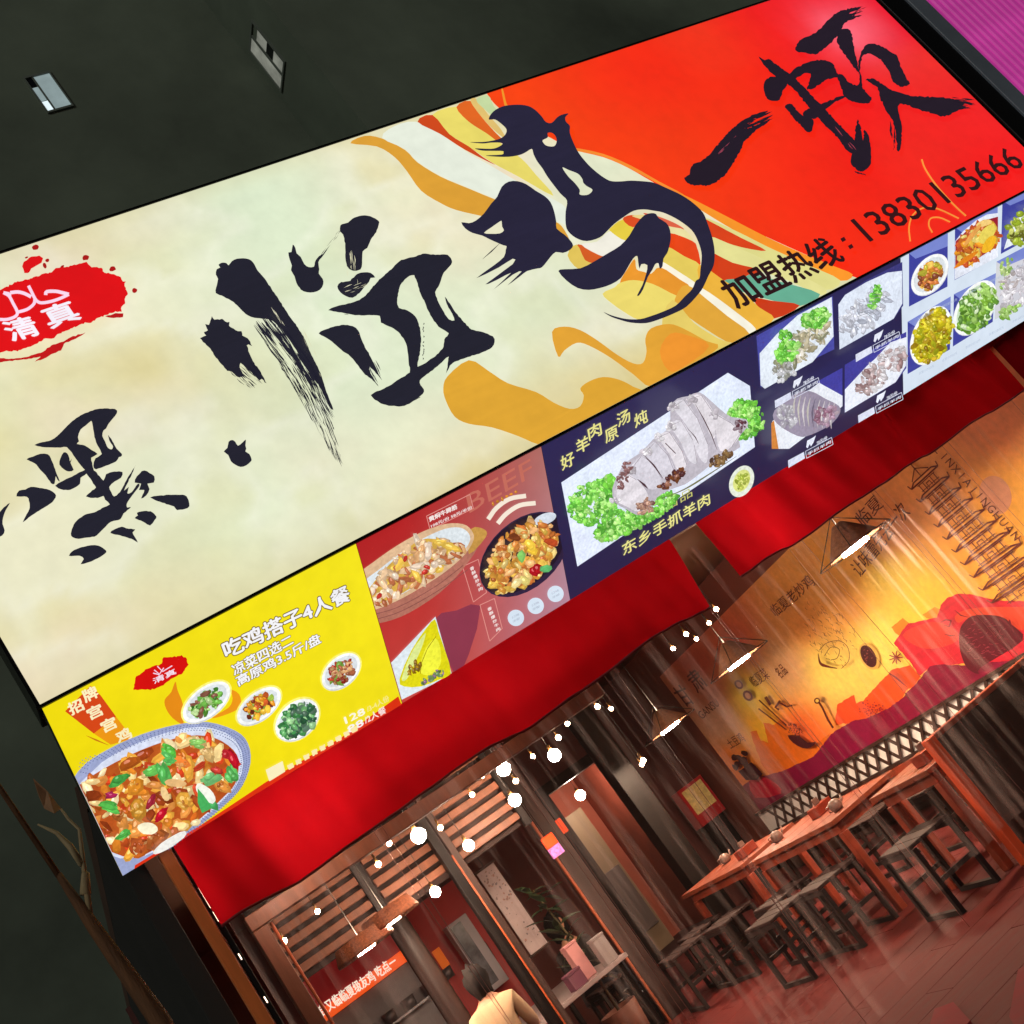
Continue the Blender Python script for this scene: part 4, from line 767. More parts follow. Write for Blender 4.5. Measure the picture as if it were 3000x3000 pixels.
for x, y, a_, b_, an, c in ((1370, 900, 34, 18, -50, (226, 206, 90)), (1400, 1040, 30, 15, -55, (236, 180, 40)), (1330, 740, 24, 9, -15, (238, 200, 120)), (1170, 900, 42, 7, -52, (226, 160, 80)), (1080, 1250, 44, 7, -35, (222, 130, 30))): d.ellipse(M6([(x, y)])[0], a_, b_, an, c, n=14, jit=.06)
d.poly(M6([(1610, 1110), (1740, 700), (2300, 420), (2300, 760)]), (228, 234, 240)); d.food(M6([(1950, 760)])[0], 70, 46, -40, [(170, 190, 60), (140, 160, 40), (200, 206, 110), (110, 110, 40)], 120, 10)
d.food(M7([(1640, 40)])[0], 30, 60, 0, [(150, 190, 90), (190, 214, 140)], 60, 8, inside=inside(M7([(1540, -160), (1750, -260), (1650, 120), (1535, 330)]))); d.food(M7([(1800, 180)])[0], 90, 80, -30, [(214, 208, 216), (196, 190, 196), (226, 222, 226), (180, 170, 170)], 240, 8, 2.6, inside(M7([(1560, 80), (2300, -520), (2300, 180), (1560, 560)]))); d.food(M7([(1600, 560)])[0], 50, 16, -28, [(130, 180, 70), (170, 206, 120)], 50, 8, inside=inside(M7([(1515, 520), (2300, 150), (2300, 240), (1515, 650)])))
for k in range(5):
    d.text('凉拌时蔬18元/份', M7([(330+k*330, 660-k*172-(270 if False else 0))])[0], M7([(560+k*330, 540-k*172)])[0], (170, 184, 206), height=.022); d.text('农家小炒22元', M7([(350+k*330, 1420-k*182)])[0], M7([(560+k*330, 1305-k*182)])[0], (170, 184, 206), height=.022)
d.build('dish_photo', t, PHOTO)
# ------------------------------------------------------------------ shell of the dining room
LIGHTBOX.cycles.emission_sampling = 'NONE'
WX, BY, LX = 7.2, 13.6, .53
floor_m = mat('brown floor', (96, 34, 32), .72, noise=.14, scale=5, bump=.08, stretch=(1, 3, 1), spec=.15)
seam_m = mat('floor seam', (60, 22, 20), .7)
struct(box('floor', (LX-.2, 3.2, -.2), (8.6, 15.9, -.002), seam_m, bevel=0))
fl = bpy.data.objects['floor']
random.seed(3)
y = 3.25; r_ = 0
plank_me = {}
while y < BY:                                   # floor boards laid along the room, each a piece of its own
    x = LX-.1-(r_ % 3)*.5
    while x < 8.4:
        x1 = min(x+1.5, 8.5); xx = max(x, LX-.1)
        if x1-xx > .05:
            key = (round(x1-xx, 2), random.randrange(3))
            if key not in plank_me:
                bm = bmesh.new(); add_box(bm, (0, 0, 0), (x1-xx-.003, .247, .02+.0005*key[1]), .0015); plank_me[key] = mesh_from(bm); plank_me[key].materials.append(floor_m)
            o = bpy.data.objects.new('floor_board', plank_me[key]); col.objects.link(o); o.location = (xx, y, -.019); o.parent = fl
        x += 1.5
    y += .25; r_ += 1
dark_wood = mat('dark wood', (58, 34, 26), .5, noise=.3, scale=3, bump=.15, stretch=(1, 1, 8))
brown_wood = mat('brown wood', (120, 70, 46), .5, noise=.28, scale=3, bump=.15, stretch=(6, 6, 1))
red_wood = mat('red stained wood', (150, 62, 40), .4, noise=.22, scale=3, bump=.1, stretch=(1, 5, 5))
orange_wood = mat('orange pine', (182, 86, 44), .45, noise=.18, scale=3, bump=.1, stretch=(1, 6, 6))
black_steel = mat('black steel', (24, 20, 20), .42, metal=.6)
plaster = mat('maroon plaster', (94, 48, 44), .8, noise=.2, scale=2, bump=.1)
sw = tag(box('side_wall', (WX+.004, FAB+.12, -.01), (WX+.2, BY, 3.1), mat('side plaster', (120, 58, 44), .8, noise=.2, scale=2)), 'inner side wall of the dining room carrying the painted mural', 'wall')
lw = tag(box('side_wall', (LX-.1, FAB+.1, -.01), (LX, BY, 3.1), mat('charcoal plaster', (44, 40, 38), .85, noise=.2, scale=2)), 'dark plain left wall of the dining room beside the orange post', 'wall')
struct(box('ceiling', (LX-.1, 5.75, 3.1), (WX+.2, 15.9, 3.22), mat('ceiling board', (86, 58, 46), .7, noise=.2, scale=2), bevel=0))
# doorway in the back wall
dxl, dxr = onY(1606, 2345, BY).x, onY(1758, 2205, BY).x; dzt = onY(1690, 2270, BY).z
bw = thing('back_wall', (4, BY+.1, 0), 'maroon back wall of the dining room with a bright doorway', 'wall')
box('wall_panel', (LX-.15, BY, -.01), (dxl, BY+.15, 3.1), plaster, bw, 0); box('wall_panel', (dxr, BY, -.01), (WX+.2, BY+.15, 3.1), plaster, bw, 0); box('wall_panel', (dxl, BY, dzt), (dxr, BY+.15, 3.1), plaster, bw, 0)
bm = bmesh.new(); add_box(bm, (dxl-.1, BY-.06, 0), (dxl+.02, BY+.16, dzt)); add_box(bm, (dxr-.02, BY-.06, 0), (dxr+.1, BY+.16, dzt)); add_box(bm, (dxl-.1, BY-.06, dzt), (dxr+.1, BY+.16, dzt+.13)); obj('door_frame', mesh_from(bm), bw, black_steel)
rm = thing('back_room', (6, 15.8, 0), 'coral walled back room seen through the doorway', 'room')
box('wall', (dxl-1, 15.6, -.01), (dxr+1, 15.75, 3.1), mat('coral paint', (206, 112, 88), .7, noise=.15, scale=2), rm, 0); box('wall', (dxr+.35, BY+.2, -.01), (dxr+.5, 15.6, 3.1), mat('rust paint', (140, 62, 42), .7, noise=.3, scale=2), rm, 0)
box('cabinet', (dxl+.55, 15.25, 0), (dxl+1.0, 15.6, 2.1), mat('beige laminate', (176, 150, 120), .5), rm); box('shelf_panel', (dxl+.6, 15.2, .3), (dxl+.95, 15.245, 1.2), mat('grey laminate', (130, 116, 112), .5), rm)
# ------------------------------------------------------------------ mural on the side wall
MUR = Plane((WX, 5.72, .74), (0, 1, 0), (0, 0, 1), (-1, 0, 0)); MW, MH = 12.5-5.72, 2.7-.74; mq = [(0, 0), (MW, 0), (MW, MH), (0, MH)]
mural = thing('wall_mural', (WX, 9, .74), 'yellow and crimson mural of pagoda, mountains and food drawings', 'mural')
ctl = [((2900, 1200), (206, 118, 76)), ((2750, 1450), (214, 140, 76)), ((2600, 1520), (208, 128, 72)), ((2850, 1650), (230, 158, 54)), ((2480, 1780), (216, 150, 62)), ((2700, 1760), (238, 188, 56)), ((2560, 1860), (242, 212, 96)), ((2150, 1880), (186, 84, 58)), ((2050, 1950), (176, 78, 58)), ((2350, 1830), (210, 136, 64)), ((2420, 1950), (230, 204, 96)), ((2190, 2030), (232, 204, 84)), ((2100, 2110), (200, 150, 122)), ((2250, 2140), (242, 174, 44)), ((2160, 2260), (236, 116, 34)), ((2330, 2150), (230, 96, 40)), ((2960, 1500), (220, 156, 52)), ((2300, 1950), (206, 156, 110)), ((2080, 2020), (186, 110, 84)), ((2620, 1700), (240, 200, 80))]
ctl = [(MUR.uv(*p), c) for p, c in ctl]
p = Print(MUR, mq, base=0); nx, ny = 54, 20
for j in range(ny+1):
    for i in range(nx+1):
        u, v = MW*i/nx, MH*j/ny; ws = 0; c = [0, 0, 0]
        for (a, b), cc in ctl:
            w_ = 1/(((u-a)*.8)**2+(v-b)**2*1.6+.01)**1.7; ws += w_; c = [x+w_*y_ for x, y_ in zip(c, cc)]
        p.v.append(MUR.xyz(u, v, 0)); p.c.append(lin([min(255, x/ws*1.08+8) for x in c]))
for j in range(ny):
    for i in range(nx):
        k = j*(nx+1)+i; p.f.append((k, k+1, k+nx+2, k+nx+1))
p.build('painted_field', mural, PAPER)
N5 = Tile(1950, 1750, 600); N6 = Tile(2500, 1700, 500)
p = Print(MUR, mq, base=.002, step=.0003)
p.ellipse(Z6([(1770, 870)])[0], 46, 58, -20, (216, 150, 118)); p.poly(N6([(430, 530), (560, 425), (640, 490), (540, 640), (480, 600)]), (236, 142, 34), rough=1); p.poly(N6([(780, 390), (920, 300), (990, 330), (960, 430), (830, 430)]), (232, 150, 40), rough=1)
p.poly(N6([(440, 1010), (640, 960), (760, 1090), (690, 1190), (600, 1250), (560, 1330), (400, 1450), (150, 1560), (0, 1590), (-200, 1640), (-150, 1400), (60, 1420), (260, 1200)]), (230, 86, 34), rough=1.5)
p.poly(N5([(800, 1270), (860, 1255), (900, 1350), (970, 1370), (920, 1180), (1030, 1200), (1100, 1150), (1200, 1280), (1400, 1400), (1560, 1270), (1450, 1500), (1300, 1580), (1100, 1640), (1000, 1700), (900, 1560)]), (240, 118, 30), rough=1.5)
p.poly(N5([(1620, 1010), (1700, 960), (1780, 920), (1800, 1000), (1932, 950), (1932, 1130), (1720, 1190), (1600, 1180)]), (232, 80, 34), rough=1.5)
p.poly(N6([(460, 710), (560, 560), (620, 490), (800, 450), (950, 420), (990, 280), (1060, 200), (1200, 150), (1350, 160), (1500, 200), (1700, 230), (2600, 240), (2600, 900), (1250, 940), (860, 1000), (750, 1080), (650, 930)]), (212, 34, 56), rough=1.2, vary=.1)
p.poly(N6([(560, 620), (760, 500), (960, 470), (1150, 560), (1180, 680), (980, 760), (760, 760)]), (230, 66, 56), smooth=3)
p.poly(N6([(1150, 420), (1250, 340), (1600, 300), (2500, 330), (2500, 520), (1900, 560), (1350, 430), (1200, 480)]), (228, 76, 52), smooth=3)
p.poly(N6([(-700, 2150), (-450, 2000), (-200, 1700), (0, 1590), (150, 1560), (400, 1450), (560, 1330), (620, 1250), (690, 1190), (780, 1090), (870, 970), (1000, 950), (1250, 960), (2600, 820), (2600, 1600), (400, 2300), (-700, 2600)]), (132, 8, 54), rough=1.5, vary=.12)
p.poly(N5([(560, 1940), (640, 1840), (820, 1710), (1100, 1640), (1400, 1500), (1560, 1290), (1720, 1190), (1932, 1130), (1932, 1600), (1500, 1800), (1200, 1950), (900, 2050), (560, 2100)]), (134, 10, 62), rough=1.5)
p.poly(N5([(790, 1730), (900, 1680), (1050, 1760), (1090, 1850), (850, 1890)]), (200, 16, 58), smooth=2)
p.poly(N5([(-20, 1250), (120, 1190), (330, 1500), (560, 1800), (420, 1900), (200, 1600)]), (196, 96, 64), smooth=2)
p.build('mountain_painting', mural, PAPER)
p = Print(MUR, mq, base=.006, step=.0002); BR = (92, 30, 22); DK = (70, 16, 24)
p.poly(N6([(1210, 560), (1250, 480), (1350, 400), (1550, 390), (1700, 420), (1800, 500), (1920, 680), (1450, 980), (1430, 1060), (1300, 1000), (1230, 860), (1200, 700)]), (92, 8, 32), smooth=3)
for k in range(70):
    x, y = random.uniform(1240, 1750), random.uniform(440, 900)
    if (x-1500)**2/300**2+(y-680)**2/260**2 < 1 and x+y*1.0 < 2500: p.line(N6([(x, y), (x+random.uniform(20, 50), y-random.uniform(-10, 30))]), 1.6, (150, 50, 70))
p.flush('basket_drawing', mural, PAPER)
p.ellipse(N6([(195, 850)])[0], 42, 27, 62, (232, 190, 96)); p.ellipse(N6([(185, 850)])[0], 35, 20, 62, DK)
for k in range(14): p.morsel((N6([(185, 850)])[0][0]+random.uniform(-12, 12), N6([(185, 850)])[0][1]+random.uniform(-20, 20)), 2.5, (130, 60, 60))
p.flush('plate_drawing', mural, PAPER)
for k in range(9):
    a = k*2*math.pi/9; p.line([N6([(500, 860)])[0], (N6([(500, 860)])[0][0]+20*math.cos(a), N6([(500, 860)])[0][1]+20*math.sin(a))], 3, (140, 20, 40))
p.flush('star_drawing', mural, PAPER)
for c in ((250, 1450), (330, 1480), (180, 1420)):
    for k in range(26): a = random.uniform(0, 6.28); r = random.uniform(4, 24); q_ = N6([c])[0]; p.ellipse((q_[0]+r*math.cos(a), q_[1]+r*math.sin(a)), 2, 2, 0, (150, 14, 44), n=5)
p.flush('bush_drawing', mural, PAPER, 'stuff')
for pts, w in (([(1180, 310), (1250, 370), (1330, 390)], 4), ([(1020, 450), (1080, 420), (1140, 430), (1120, 500), (1060, 480)], 6), ([(1060, 580), (1130, 600), (1190, 600)], 4), ([(1690, 400), (1790, 480)], 4), ([(1800, 420), (1850, 560)], 4), ([(420, 1010), (520, 1080), (640, 1180)], 6)): p.line(N6(pts), w, (110, 10, 36), True); p.flush('twig_drawing', mural, PAPER)
# fire drawing around a bowl
fc = N5([(1600, 330)])[0]
for k in range(110):
    a = random.uniform(0, 6.28); r = random.random()**.6; x, y = 68*r*math.cos(a), 108*r*math.sin(a); th = math.radians(-32); q_ = (fc[0]+x*math.cos(th)-y*math.sin(th), fc[1]+x*math.sin(th)+y*math.cos(th))
    p.line([q_, (q_[0]+random.uniform(-8, 2), q_[1]-random.uniform(3, 10)), (q_[0]+random.uniform(-14, -4), q_[1]-random.uniform(6, 14))], 1.6, (110, 50, 20), True)
p.line(smooth_open(N5([(1480, 500), (1500, 590), (1560, 620), (1660, 640)]), 4), 9, (110, 44, 22), True); p.line(smooth_open(N5([(1490, 470), (1560, 400), (1680, 380), (1760, 440), (1770, 560), (1700, 640)]), 4), 2, (110, 50, 20)); p.line(smooth_open(N5([(1540, 520), (1600, 440), (1680, 460), (1660, 540), (1600, 560)]), 4), 2, (110, 50, 20))
p.flush('fire_drawing', mural, PAPER, 'stuff')
# chopsticks, noodle bowl, pot, gourd, swirl
for pts, w in (([(920, 940), (1180, 1180)], 4), ([(915, 1020), (1180, 1220)], 4), ([(980, 910), (1030, 985)], 9), ([(1120, 945), (1075, 1010), (1110, 1030)], 7), ([(1110, 960), (1180, 1000), (1235, 990)], 5), ([(1475, 940), (1520, 1010), (1570, 1120), (1620, 1200)], 6)): p.line(N5(pts), w, BR, False)
p.poly(N5([(1190, 1270), (1300, 1280), (1380, 1340), (1460, 1330), (1410, 1385), (1330, 1390), (1240, 1340)]), DK, smooth=2)
for k in range(40): a = random.uniform(0, 6.28); r = random.random(); q_ = N5([(1280+85*r*math.cos(a), 1200+85*r*math.sin(a))])[0]; p.line([q_, (q_[0]+random.uniform(-7, 7), q_[1]+random.uniform(-7, 7)), (q_[0]+random.uniform(-7, 9), q_[1]+random.uniform(2, 9))], 1.5, (120, 24, 34), True)
p.flush('noodle_drawing', mural, PAPER, 'stuff')
for c, r in (((735, 790), 15), ((820, 895), 17)):
    q_ = N5([c])[0]; p.ellipse(q_, r, r*.75, 50, BR); p.ellipse(q_, r*.6, r*.42, 50, (206, 150, 110))
q_ = N5([(1475, 940)])[0]; p.ellipse(q_, 9, 9, 0, BR); p.ellipse(q_, 5, 5, 0, (226, 196, 90))
p.flush('gourd_drawing', mural, PAPER)
p.poly(N5([(730, 1610), (850, 1520), (960, 1630), (900, 1690), (800, 1690)]), (60, 8, 26)); 
for x, y in ((690, 1480), (735, 1480), (720, 1540), (790, 1500), (800, 1550), (760, 1520), (700, 1570), (790, 1440)): p.ellipse(N5([(x, y)])[0], 11, 8, 40, (60, 14, 20), n=8, jit=.2)
p.build('pot_drawing', mural, PAPER)
p = Print(MUR, mq, base=.009, step=.0002)
for body, a, b, h in (('临夏老炒鸡', (2275, 1805), (2390, 1708), .14), ('让味蕾先去一次', (2520, 1690), (2668, 1500), .17), ('临夏', (2530, 1540), (2590, 1478), .15)): p.text(body, a, b, BR, height=h); p.flush('mural_lettering', mural, PAPER)
for ch, a, b, h in (('甘', (175, 1020), (280, 975), .3), ('肃', (300, 890), (400, 810), .28), ('GANSU', (350, 1150), (520, 1010), .14), ('临夏菜', (845, 840), (990, 740), .14), ('名品', (1090, 760), (1160, 700), .14), ('土豆鸡', (620, 1420), (760, 1340), .13)):
    p.text(ch, N5([a])[0], N5([b])[0], BR, height=h, bold=.02 if h > .2 else 0); p.flush('mural_lettering', mural, PAPER)
L = 'LINXIAJINGHUAN'
for k, ch in enumerate(L):
    z = 2.42-k*.068; w_ = .014 if ch == 'I' else .06
    a_ = MUR.uv(2760, 1325)[0]
    vs_, fs_ = text_mesh(ch, 0); base = len(p.v); xm = (min(v[0] for v in vs_)+max(v[0] for v in vs_))/2
    for x_, y_ in vs_: p.v.append(MUR.xyz(a_-(y_-.35)*.12-.0, z-.74-(x_-xm)*.085, p.off)); p.c.append(lin(BR))
    for f in fs_: p.f.append(tuple(base+i for i in f))
p.build('mural_lettering', mural, PAPER)
# pagoda in fine brown brush lines
p = Print(MUR, mq, base=.011, step=.0001); py = MUR.uv(2690, 1375)[0]
def bar(u0, v0, u1, v1, w_):
    d_ = Vector((u1-u0, v1-v0)); n_ = Vector((-d_.y, d_.x)).normalized()*w_/2
    p.poly_uv([[(u0+n_.x, v0+n_.y), (u1+n_.x, v1+n_.y), (u1-n_.x, v1-n_.y), (u0-n_.x, v0-n_.y)]], (104, 34, 24))
for k in range(10):
    z = 2.36-.74-k*.123; hw = .13+.011*k
    bar(py-hw*1.5, z-.03, py-hw, z, .014); bar(py+hw*1.5, z-.03, py+hw, z, .014); bar(py-hw, z, py+hw, z, .012); bar(py-hw*1.45, z-.03, py+hw*1.45, z-.03, .014); bar(py-hw*1.5, z-.03, py-hw*1.6, z+.012, .012); bar(py+hw*1.5, z-.03, py+hw*1.6, z+.012, .012); bar(py-hw*.95, z-.045, py+hw*.95, z-.045, .008)
    for q_ in (-.8, -.4, .4, .8): bar(py+hw*q_, z-.045, py+hw*q_, z-.115, .01)
    bar(py-hw*.18, z-.115, py-hw*.18, z-.07, .008); bar(py+hw*.18, z-.115, py+hw*.18, z-.07, .008); bar(py-hw*.18, z-.07, py+hw*.18, z-.07, .008)
    bar(py-hw*.95, z-.1, py+hw*.95, z-.1, .006)
bar(py, 1.62, py, 1.78, .014); bar(py-.12, 1.63, py, 1.7, .01); bar(py+.12, 1.63, py, 1.7, .01)
p.build('pagoda_drawing', mural, PAPER)
# ------------------------------------------------------------------ lattice strip and rails under the mural
lat = thing('lattice_panel', (WX-.03, 9, .5), 'low dark diamond lattice strip over pale backing below the mural', 'lattice')
box('backing', (WX-.012, 5.75, .5), (WX+.002, 12.6, .74), mat('pale backing', (250, 246, 244), .5), lat, 0)
bm = bmesh.new(); add_box(bm, (WX-.05, 5.75, .475), (WX-.004, 12.6, .505)); add_box(bm, (WX-.05, 5.75, .735), (WX-.004, 12.6, .765)); obj('frame', mesh_from(bm), lat, dark_wood)
lm = {}
for s_ in (-1, 1):
    bm = bmesh.new(); d_ = Vector((0, s_*.205, .235)).normalized(); n_ = Vector((0, -d_.z, d_.y))
    vv = [bm.verts.new(Vector((x_, 0, 0))+d_*a_+n_*b_) for x_ in ((-.012, .0) if s_ > 0 else (-.024, -.013)) for a_, b_ in ((-.15, -.017), (.15, -.017), (.15, .017), (-.15, .017))]
    for f in ((0, 1, 2, 3), (7, 6, 5, 4), (0, 4, 5, 1), (1, 5, 6, 2), (2, 6, 7, 3), (3, 7, 4, 0)): bm.faces.new([vv[i] for i in f])
    lm[s_] = mesh_from(bm); lm[s_].materials.append(dark_wood)
for k in range(32):
    for s_ in (-1, 1):
        o = bpy.data.objects.new('lattice_slat', lm[s_]); col.objects.link(o); o.parent = lat; o.location = Vector((WX-.014, 5.9+k*.205, .62))-lat.location
for z0, z1, mm, lb in ((.36, .468, red_wood, 'red-brown board rail running below the diamond lattice'), (.02, .34, dark_wood, 'dark skirting board at the foot of the mural wall')):
    tag(box('wall_rail', (WX-.06, 5.75, z0), (WX+.003, 12.6, z1), mm), lb, 'rail')
# ------------------------------------------------------------------ booths, tables, chairs
def copy_tree(root, loc, label=None):
    r = root.copy(); col.objects.link(r); r.location = loc
    if label: r['label'] = label
    for ch in root.children:
        c = ch.copy(); col.objects.link(c); c.parent = r
        for g in ch.children:
            d_ = g.copy(); col.objects.link(d_); d_.parent = c
    return r
def partition(y, label, x0=4.76):
    t = thing('booth_partition', (x0+1, y, 0), label, 'partition', 'booth partitions between tables')
    box('end_post', (x0-.01, y-.035, 0), (x0+.06, y+.035, .9), mat('lit-orange post', (240, 92, 50), .45, noise=.15, scale=3, stretch=(6, 6, 1)), t); box('panel', (x0+.062, y-.018, .06), (WX-.08, y+.018, .86), dark_wood, t); box('top_rail', (x0+.062, y-.03, .862), (WX-.08, y+.03, .9), red_wood, t); box('foot_rail', (x0+.062, y-.025, .0), (WX-.08, y+.025, .058), dark_wood, t)  # end post coloured as if lit orange, panel dark for its shaded face
partition(6.13, 'wooden booth partition just inside the opening, end post coloured as lit orange, panel coloured as shade')
table_m = mat('table top wood', (136, 62, 38), .42, noise=.25, scale=3, bump=.1, stretch=(6, 1, 6))
def table(x0, x1, y0, y1, label):
    t = thing('dining_table', ((x0+x1)/2, (y0+y1)/2, 0), label, 'table', 'wooden tables along the mural')
    n = 4
    for k in range(n): box('top_board', (x0, y0+(y1-y0)*k/n+.002, .715), (x1, y0+(y1-y0)*(k+1)/n-.002, .75+.0008*k), table_m, t, .003)
    bm = bmesh.new(); add_box(bm, (x0+.05, y0+.05, .64), (x1-.05, y0+.075, .714)); add_box(bm, (x0+.05, y1-.075, .64), (x1-.05, y1-.05, .714)); add_box(bm, (x0+.05, y0+.076, .64), (x0+.075, y1-.076, .714)); obj('apron', mesh_from(bm), t, red_wood)
    for lx in (x0+.04, x1-.1):
        for ly in (y0+.04, y1-.1): box('leg', (lx, ly, 0), (lx+.06, ly+.06, .639), red_wood, t)
table(4.72, 5.4, 6.25, 6.95, 'orange-topped wooden table right behind the booth partition post'); table(4.66, 5.36, 7.4, 8.8, 'orange-topped wooden table below the middle cone lamp'); table(4.78, 5.45, 9.15, 10.45, 'orange-topped wooden table below the farthest cone lamp')
seat_m = mat('dark stool wood', (44, 18, 14), .75, noise=.3, scale=6); leg_m = mat('dark stool legs', (30, 13, 11), .7, noise=.2, scale=6)
def make_stool():
    t = thing('stool', (0, 0, 0), '', 'stool', 'dark wooden stools at the tables')
    for k in range(3): box('seat_slat', (-.18+k*.122, -.2, .452), (-.066+k*.122, .2, .476), seat_m, t, .004)
    for sx in (-.16, .16):
        bm = bmesh.new(); s2 = .016
        add_box(bm, (sx-s2, -.22, 0), (sx+s2, -.188, .45)); add_box(bm, (sx-s2, .188, 0), (sx+s2, .22, .45)); add_box(bm, (sx-s2, -.187, .0), (sx+s2, .187, .03)); add_box(bm, (sx-s2, -.187, .415), (sx+s2, .187, .449)); obj('leg_frame', mesh_from(bm), t, leg_m)
    for y_ in (-.2, .2): box('stretcher', (-.143, y_-.012, .2), (.143, y_+.012, .23), leg_m, t, .002)
    return t
st0 = make_stool(); k0 = 0; random.seed(31)
for x_, y_, lb in ((4.5, 6.5, 'aisle side of the booth-post table'), (4.46, 7.62, 'aisle side of the middle table, near end'), (4.52, 8.4, 'aisle side of the middle table, far end'), (4.54, 9.45, 'aisle side of the farthest table, near end'), (4.6, 10.15, 'aisle side of the farthest table, far end'), (5.75, 6.6, 'wall side of the booth-post table'), (5.72, 7.7, 'wall side of the middle table, near end'), (5.7, 8.5, 'wall side of the middle table, far end'), (5.8, 9.4, 'wall side of the farthest table, near end'), (5.75, 10.2, 'wall side of the farthest table, far end'), (4.15, 7.95, 'aisle boards, standing loose by the middle table'), (4.2, 9.85, 'aisle boards, standing loose by the farthest table'), (4.1, 11.6, 'grey serving table, beside its far corner'), (4.5, 12.2, 'bright doorway, on the left')):
    L_ = 'dark wooden loop-leg stool at the '+lb
    if k0 == 0: st0.location = (x_, y_, .003); st0['label'] = L_; s_ = st0
    else: s_ = copy_tree(st0, (x_, y_, .003), L_)
    s_.rotation_euler.z = random.uniform(-.12, .12); k0 += 1
dk = mat('dark bench wood', (44, 22, 18), .55, noise=.3, scale=5)
for y0, y1, lb in ((7.35, 8.85, 'dark wall bench behind the middle table'), (9.1, 10.5, 'dark wall bench behind the farthest table')):
    t = thing('wall_bench', (6.75, (y0+y1)/2, 0), lb, 'bench'); box('seat', (6.45, y0, .38), (7.0, y1, .42), dk, t)
    for yy in (y0+.05, y1-.1): box('leg', (6.5, yy, 0), (6.56, yy+.05, .379), dk, t); box('leg', (6.9, yy, 0), (6.96, yy+.05, .379), dk, t)
# tableware
china = mat('grey china', (120, 96, 88), .3); tin = mat('tea tin', (150, 60, 40), .35, metal=.4)
for k, (x_, y_, lb) in enumerate(((4.95, 6.45, 'on the booth-post table'), (4.9, 7.6, 'on the near end of the middle table'), (5.1, 8.1, 'in the middle of the middle table'), (4.92, 8.6, 'on the far end of the middle table'), (5.05, 9.4, 'on the near end of the farthest table'), (5.2, 10.1, 'on the far end of the farthest table'))):
    if k % 2: t = thing('tea_pot', (x_, y_, .753), 'small grey teapot standing '+lb, 'teapot'); lathe('body', [(0, 0), (.04, 0), (.055, .035), (.045, .07), (.025, .085), (0, .09)], (x_, y_, .753), china, t, 14); tube('spout', [(x_+.045, y_, .78), (x_+.075, y_, .8), (x_+.09, y_, .835)], [.012, .009, .007], china, t); tube('handle', [(x_-.04, y_, .825), (x_-.08, y_, .815), (x_-.075, y_, .775), (x_-.045, y_, .77)], .005, china, t)
    else: t = thing('tissue_box', (x_, y_, .753), 'small red-brown tissue box standing '+lb, 'tissue box'); box('case', (x_-.09, y_-.06, .753), (x_+.09, y_+.06, .83), tin, t); box('tissue', (x_-.03, y_-.008, .831), (x_+.03, y_+.008, .88), china, t)
# ------------------------------------------------------------------ red valance, orange post, strip light, plastic strips
def cloth_material():
    mt = bpy.data.materials.new('red cloth'); mt.use_nodes = True; nt = mt.node_tree; nt.nodes.clear()
    out = nt.nodes.new('ShaderNodeOutputMaterial'); df = nt.nodes.new('ShaderNodeBsdfDiffuse'); tr = nt.nodes.new('ShaderNodeBsdfTranslucent'); mx = nt.nodes.new('ShaderNodeMixShader')
    tc = nt.nodes.new('ShaderNodeTexCoord'); nz = nt.nodes.new('ShaderNodeTexNoise'); nz.inputs['Scale'].default_value = 3; nz.inputs['Detail'].default_value = 5; rp = nt.nodes.new('ShaderNodeValToRGB')
    rp.color_ramp.elements[0].color = (.38, .004, .01, 1); rp.color_ramp.elements[1].color = (.62, .006, .012, 1); nt.links.new(tc.outputs['Object'], nz.inputs[0]); nt.links.new(nz.outputs[0], rp.inputs[0])
    nt.links.new(rp.outputs[0], df.inputs[0]); nt.links.new(rp.outputs[0], tr.inputs[0]); mx.inputs[0].default_value = .6; nt.links.new(df.outputs[0], mx.inputs[1]); nt.links.new(tr.outputs[0], mx.inputs[2]); nt.links.new(mx.outputs[0], out.inputs[0]); return mt
CLOTH = cloth_material()
def valance(x0, x1, slant, label, zb, ph):
    t = thing('red_valance', ((x0+x1)/2, FAB, zb), label, 'valance', None)
    nx, ny = 190, 14; vs_, fs_ = [], []
    for j in range(ny+1):
        v = j/ny
        for i in range(nx+1):
            u = i/nx; x = x0+(x1-x0)*u + slant[0]*v*(1-u)+slant[1]*v*u
            sag = .008*math.sin(x*4.1+ph)+.006*math.sin(x*9.3+2*ph)
            y = FAB + (.02+.05*(1-v))*math.sin(x*5.2+ph+.5*math.sin(x*1.7))+.022*(1-.4*v)*math.sin(x*13.1+1.3*ph+1.2*v)+.008*math.sin(x*31+3*v+ph)+.03*v
            vs_.append((x, y, zb+(2.93-zb)*v+sag*(1-v)))
    for j in range(ny):
        for i in range(nx): k = j*(nx+1)+i; fs_.append((k, k+1, k+nx+2, k+nx+1))
    me = bpy.data.meshes.new('valance'); me.from_pydata(vs_, [], fs_)
    for q_ in me.polygons: q_.use_smooth = True
    obj('cloth', me, t, CLOTH)
    hem = [(vs_[i][0], vs_[i][1]-.003, vs_[i][2]) for i in range(0, nx+1, 2)]; tube('hem', hem, .007, mat('dark red hem', (110, 12, 22), .7), t, 5)
    tube('rail', [(x0, FAB+.07, 2.95), (x1, FAB+.07, 2.95)], .018, black_steel, t)
valance(.66, 3.9, (0, .06), 'long red cloth valance hanging between the orange post and the gap', 2.285, .4); valance(4.09, 7.85, (.07, 0), 'red cloth valance hanging in front of the mural, right of the gap', 2.31, 2.2)
po = tag(box('door_post', (.585, FAB-.03, 0), (.645, FAB+.03, 2.73), mat('bright orange timber', (226, 116, 54), .45, noise=.15, scale=3, stretch=(6, 6, 1))), 'slim orange wooden post at the left end of the shop front', 'post')
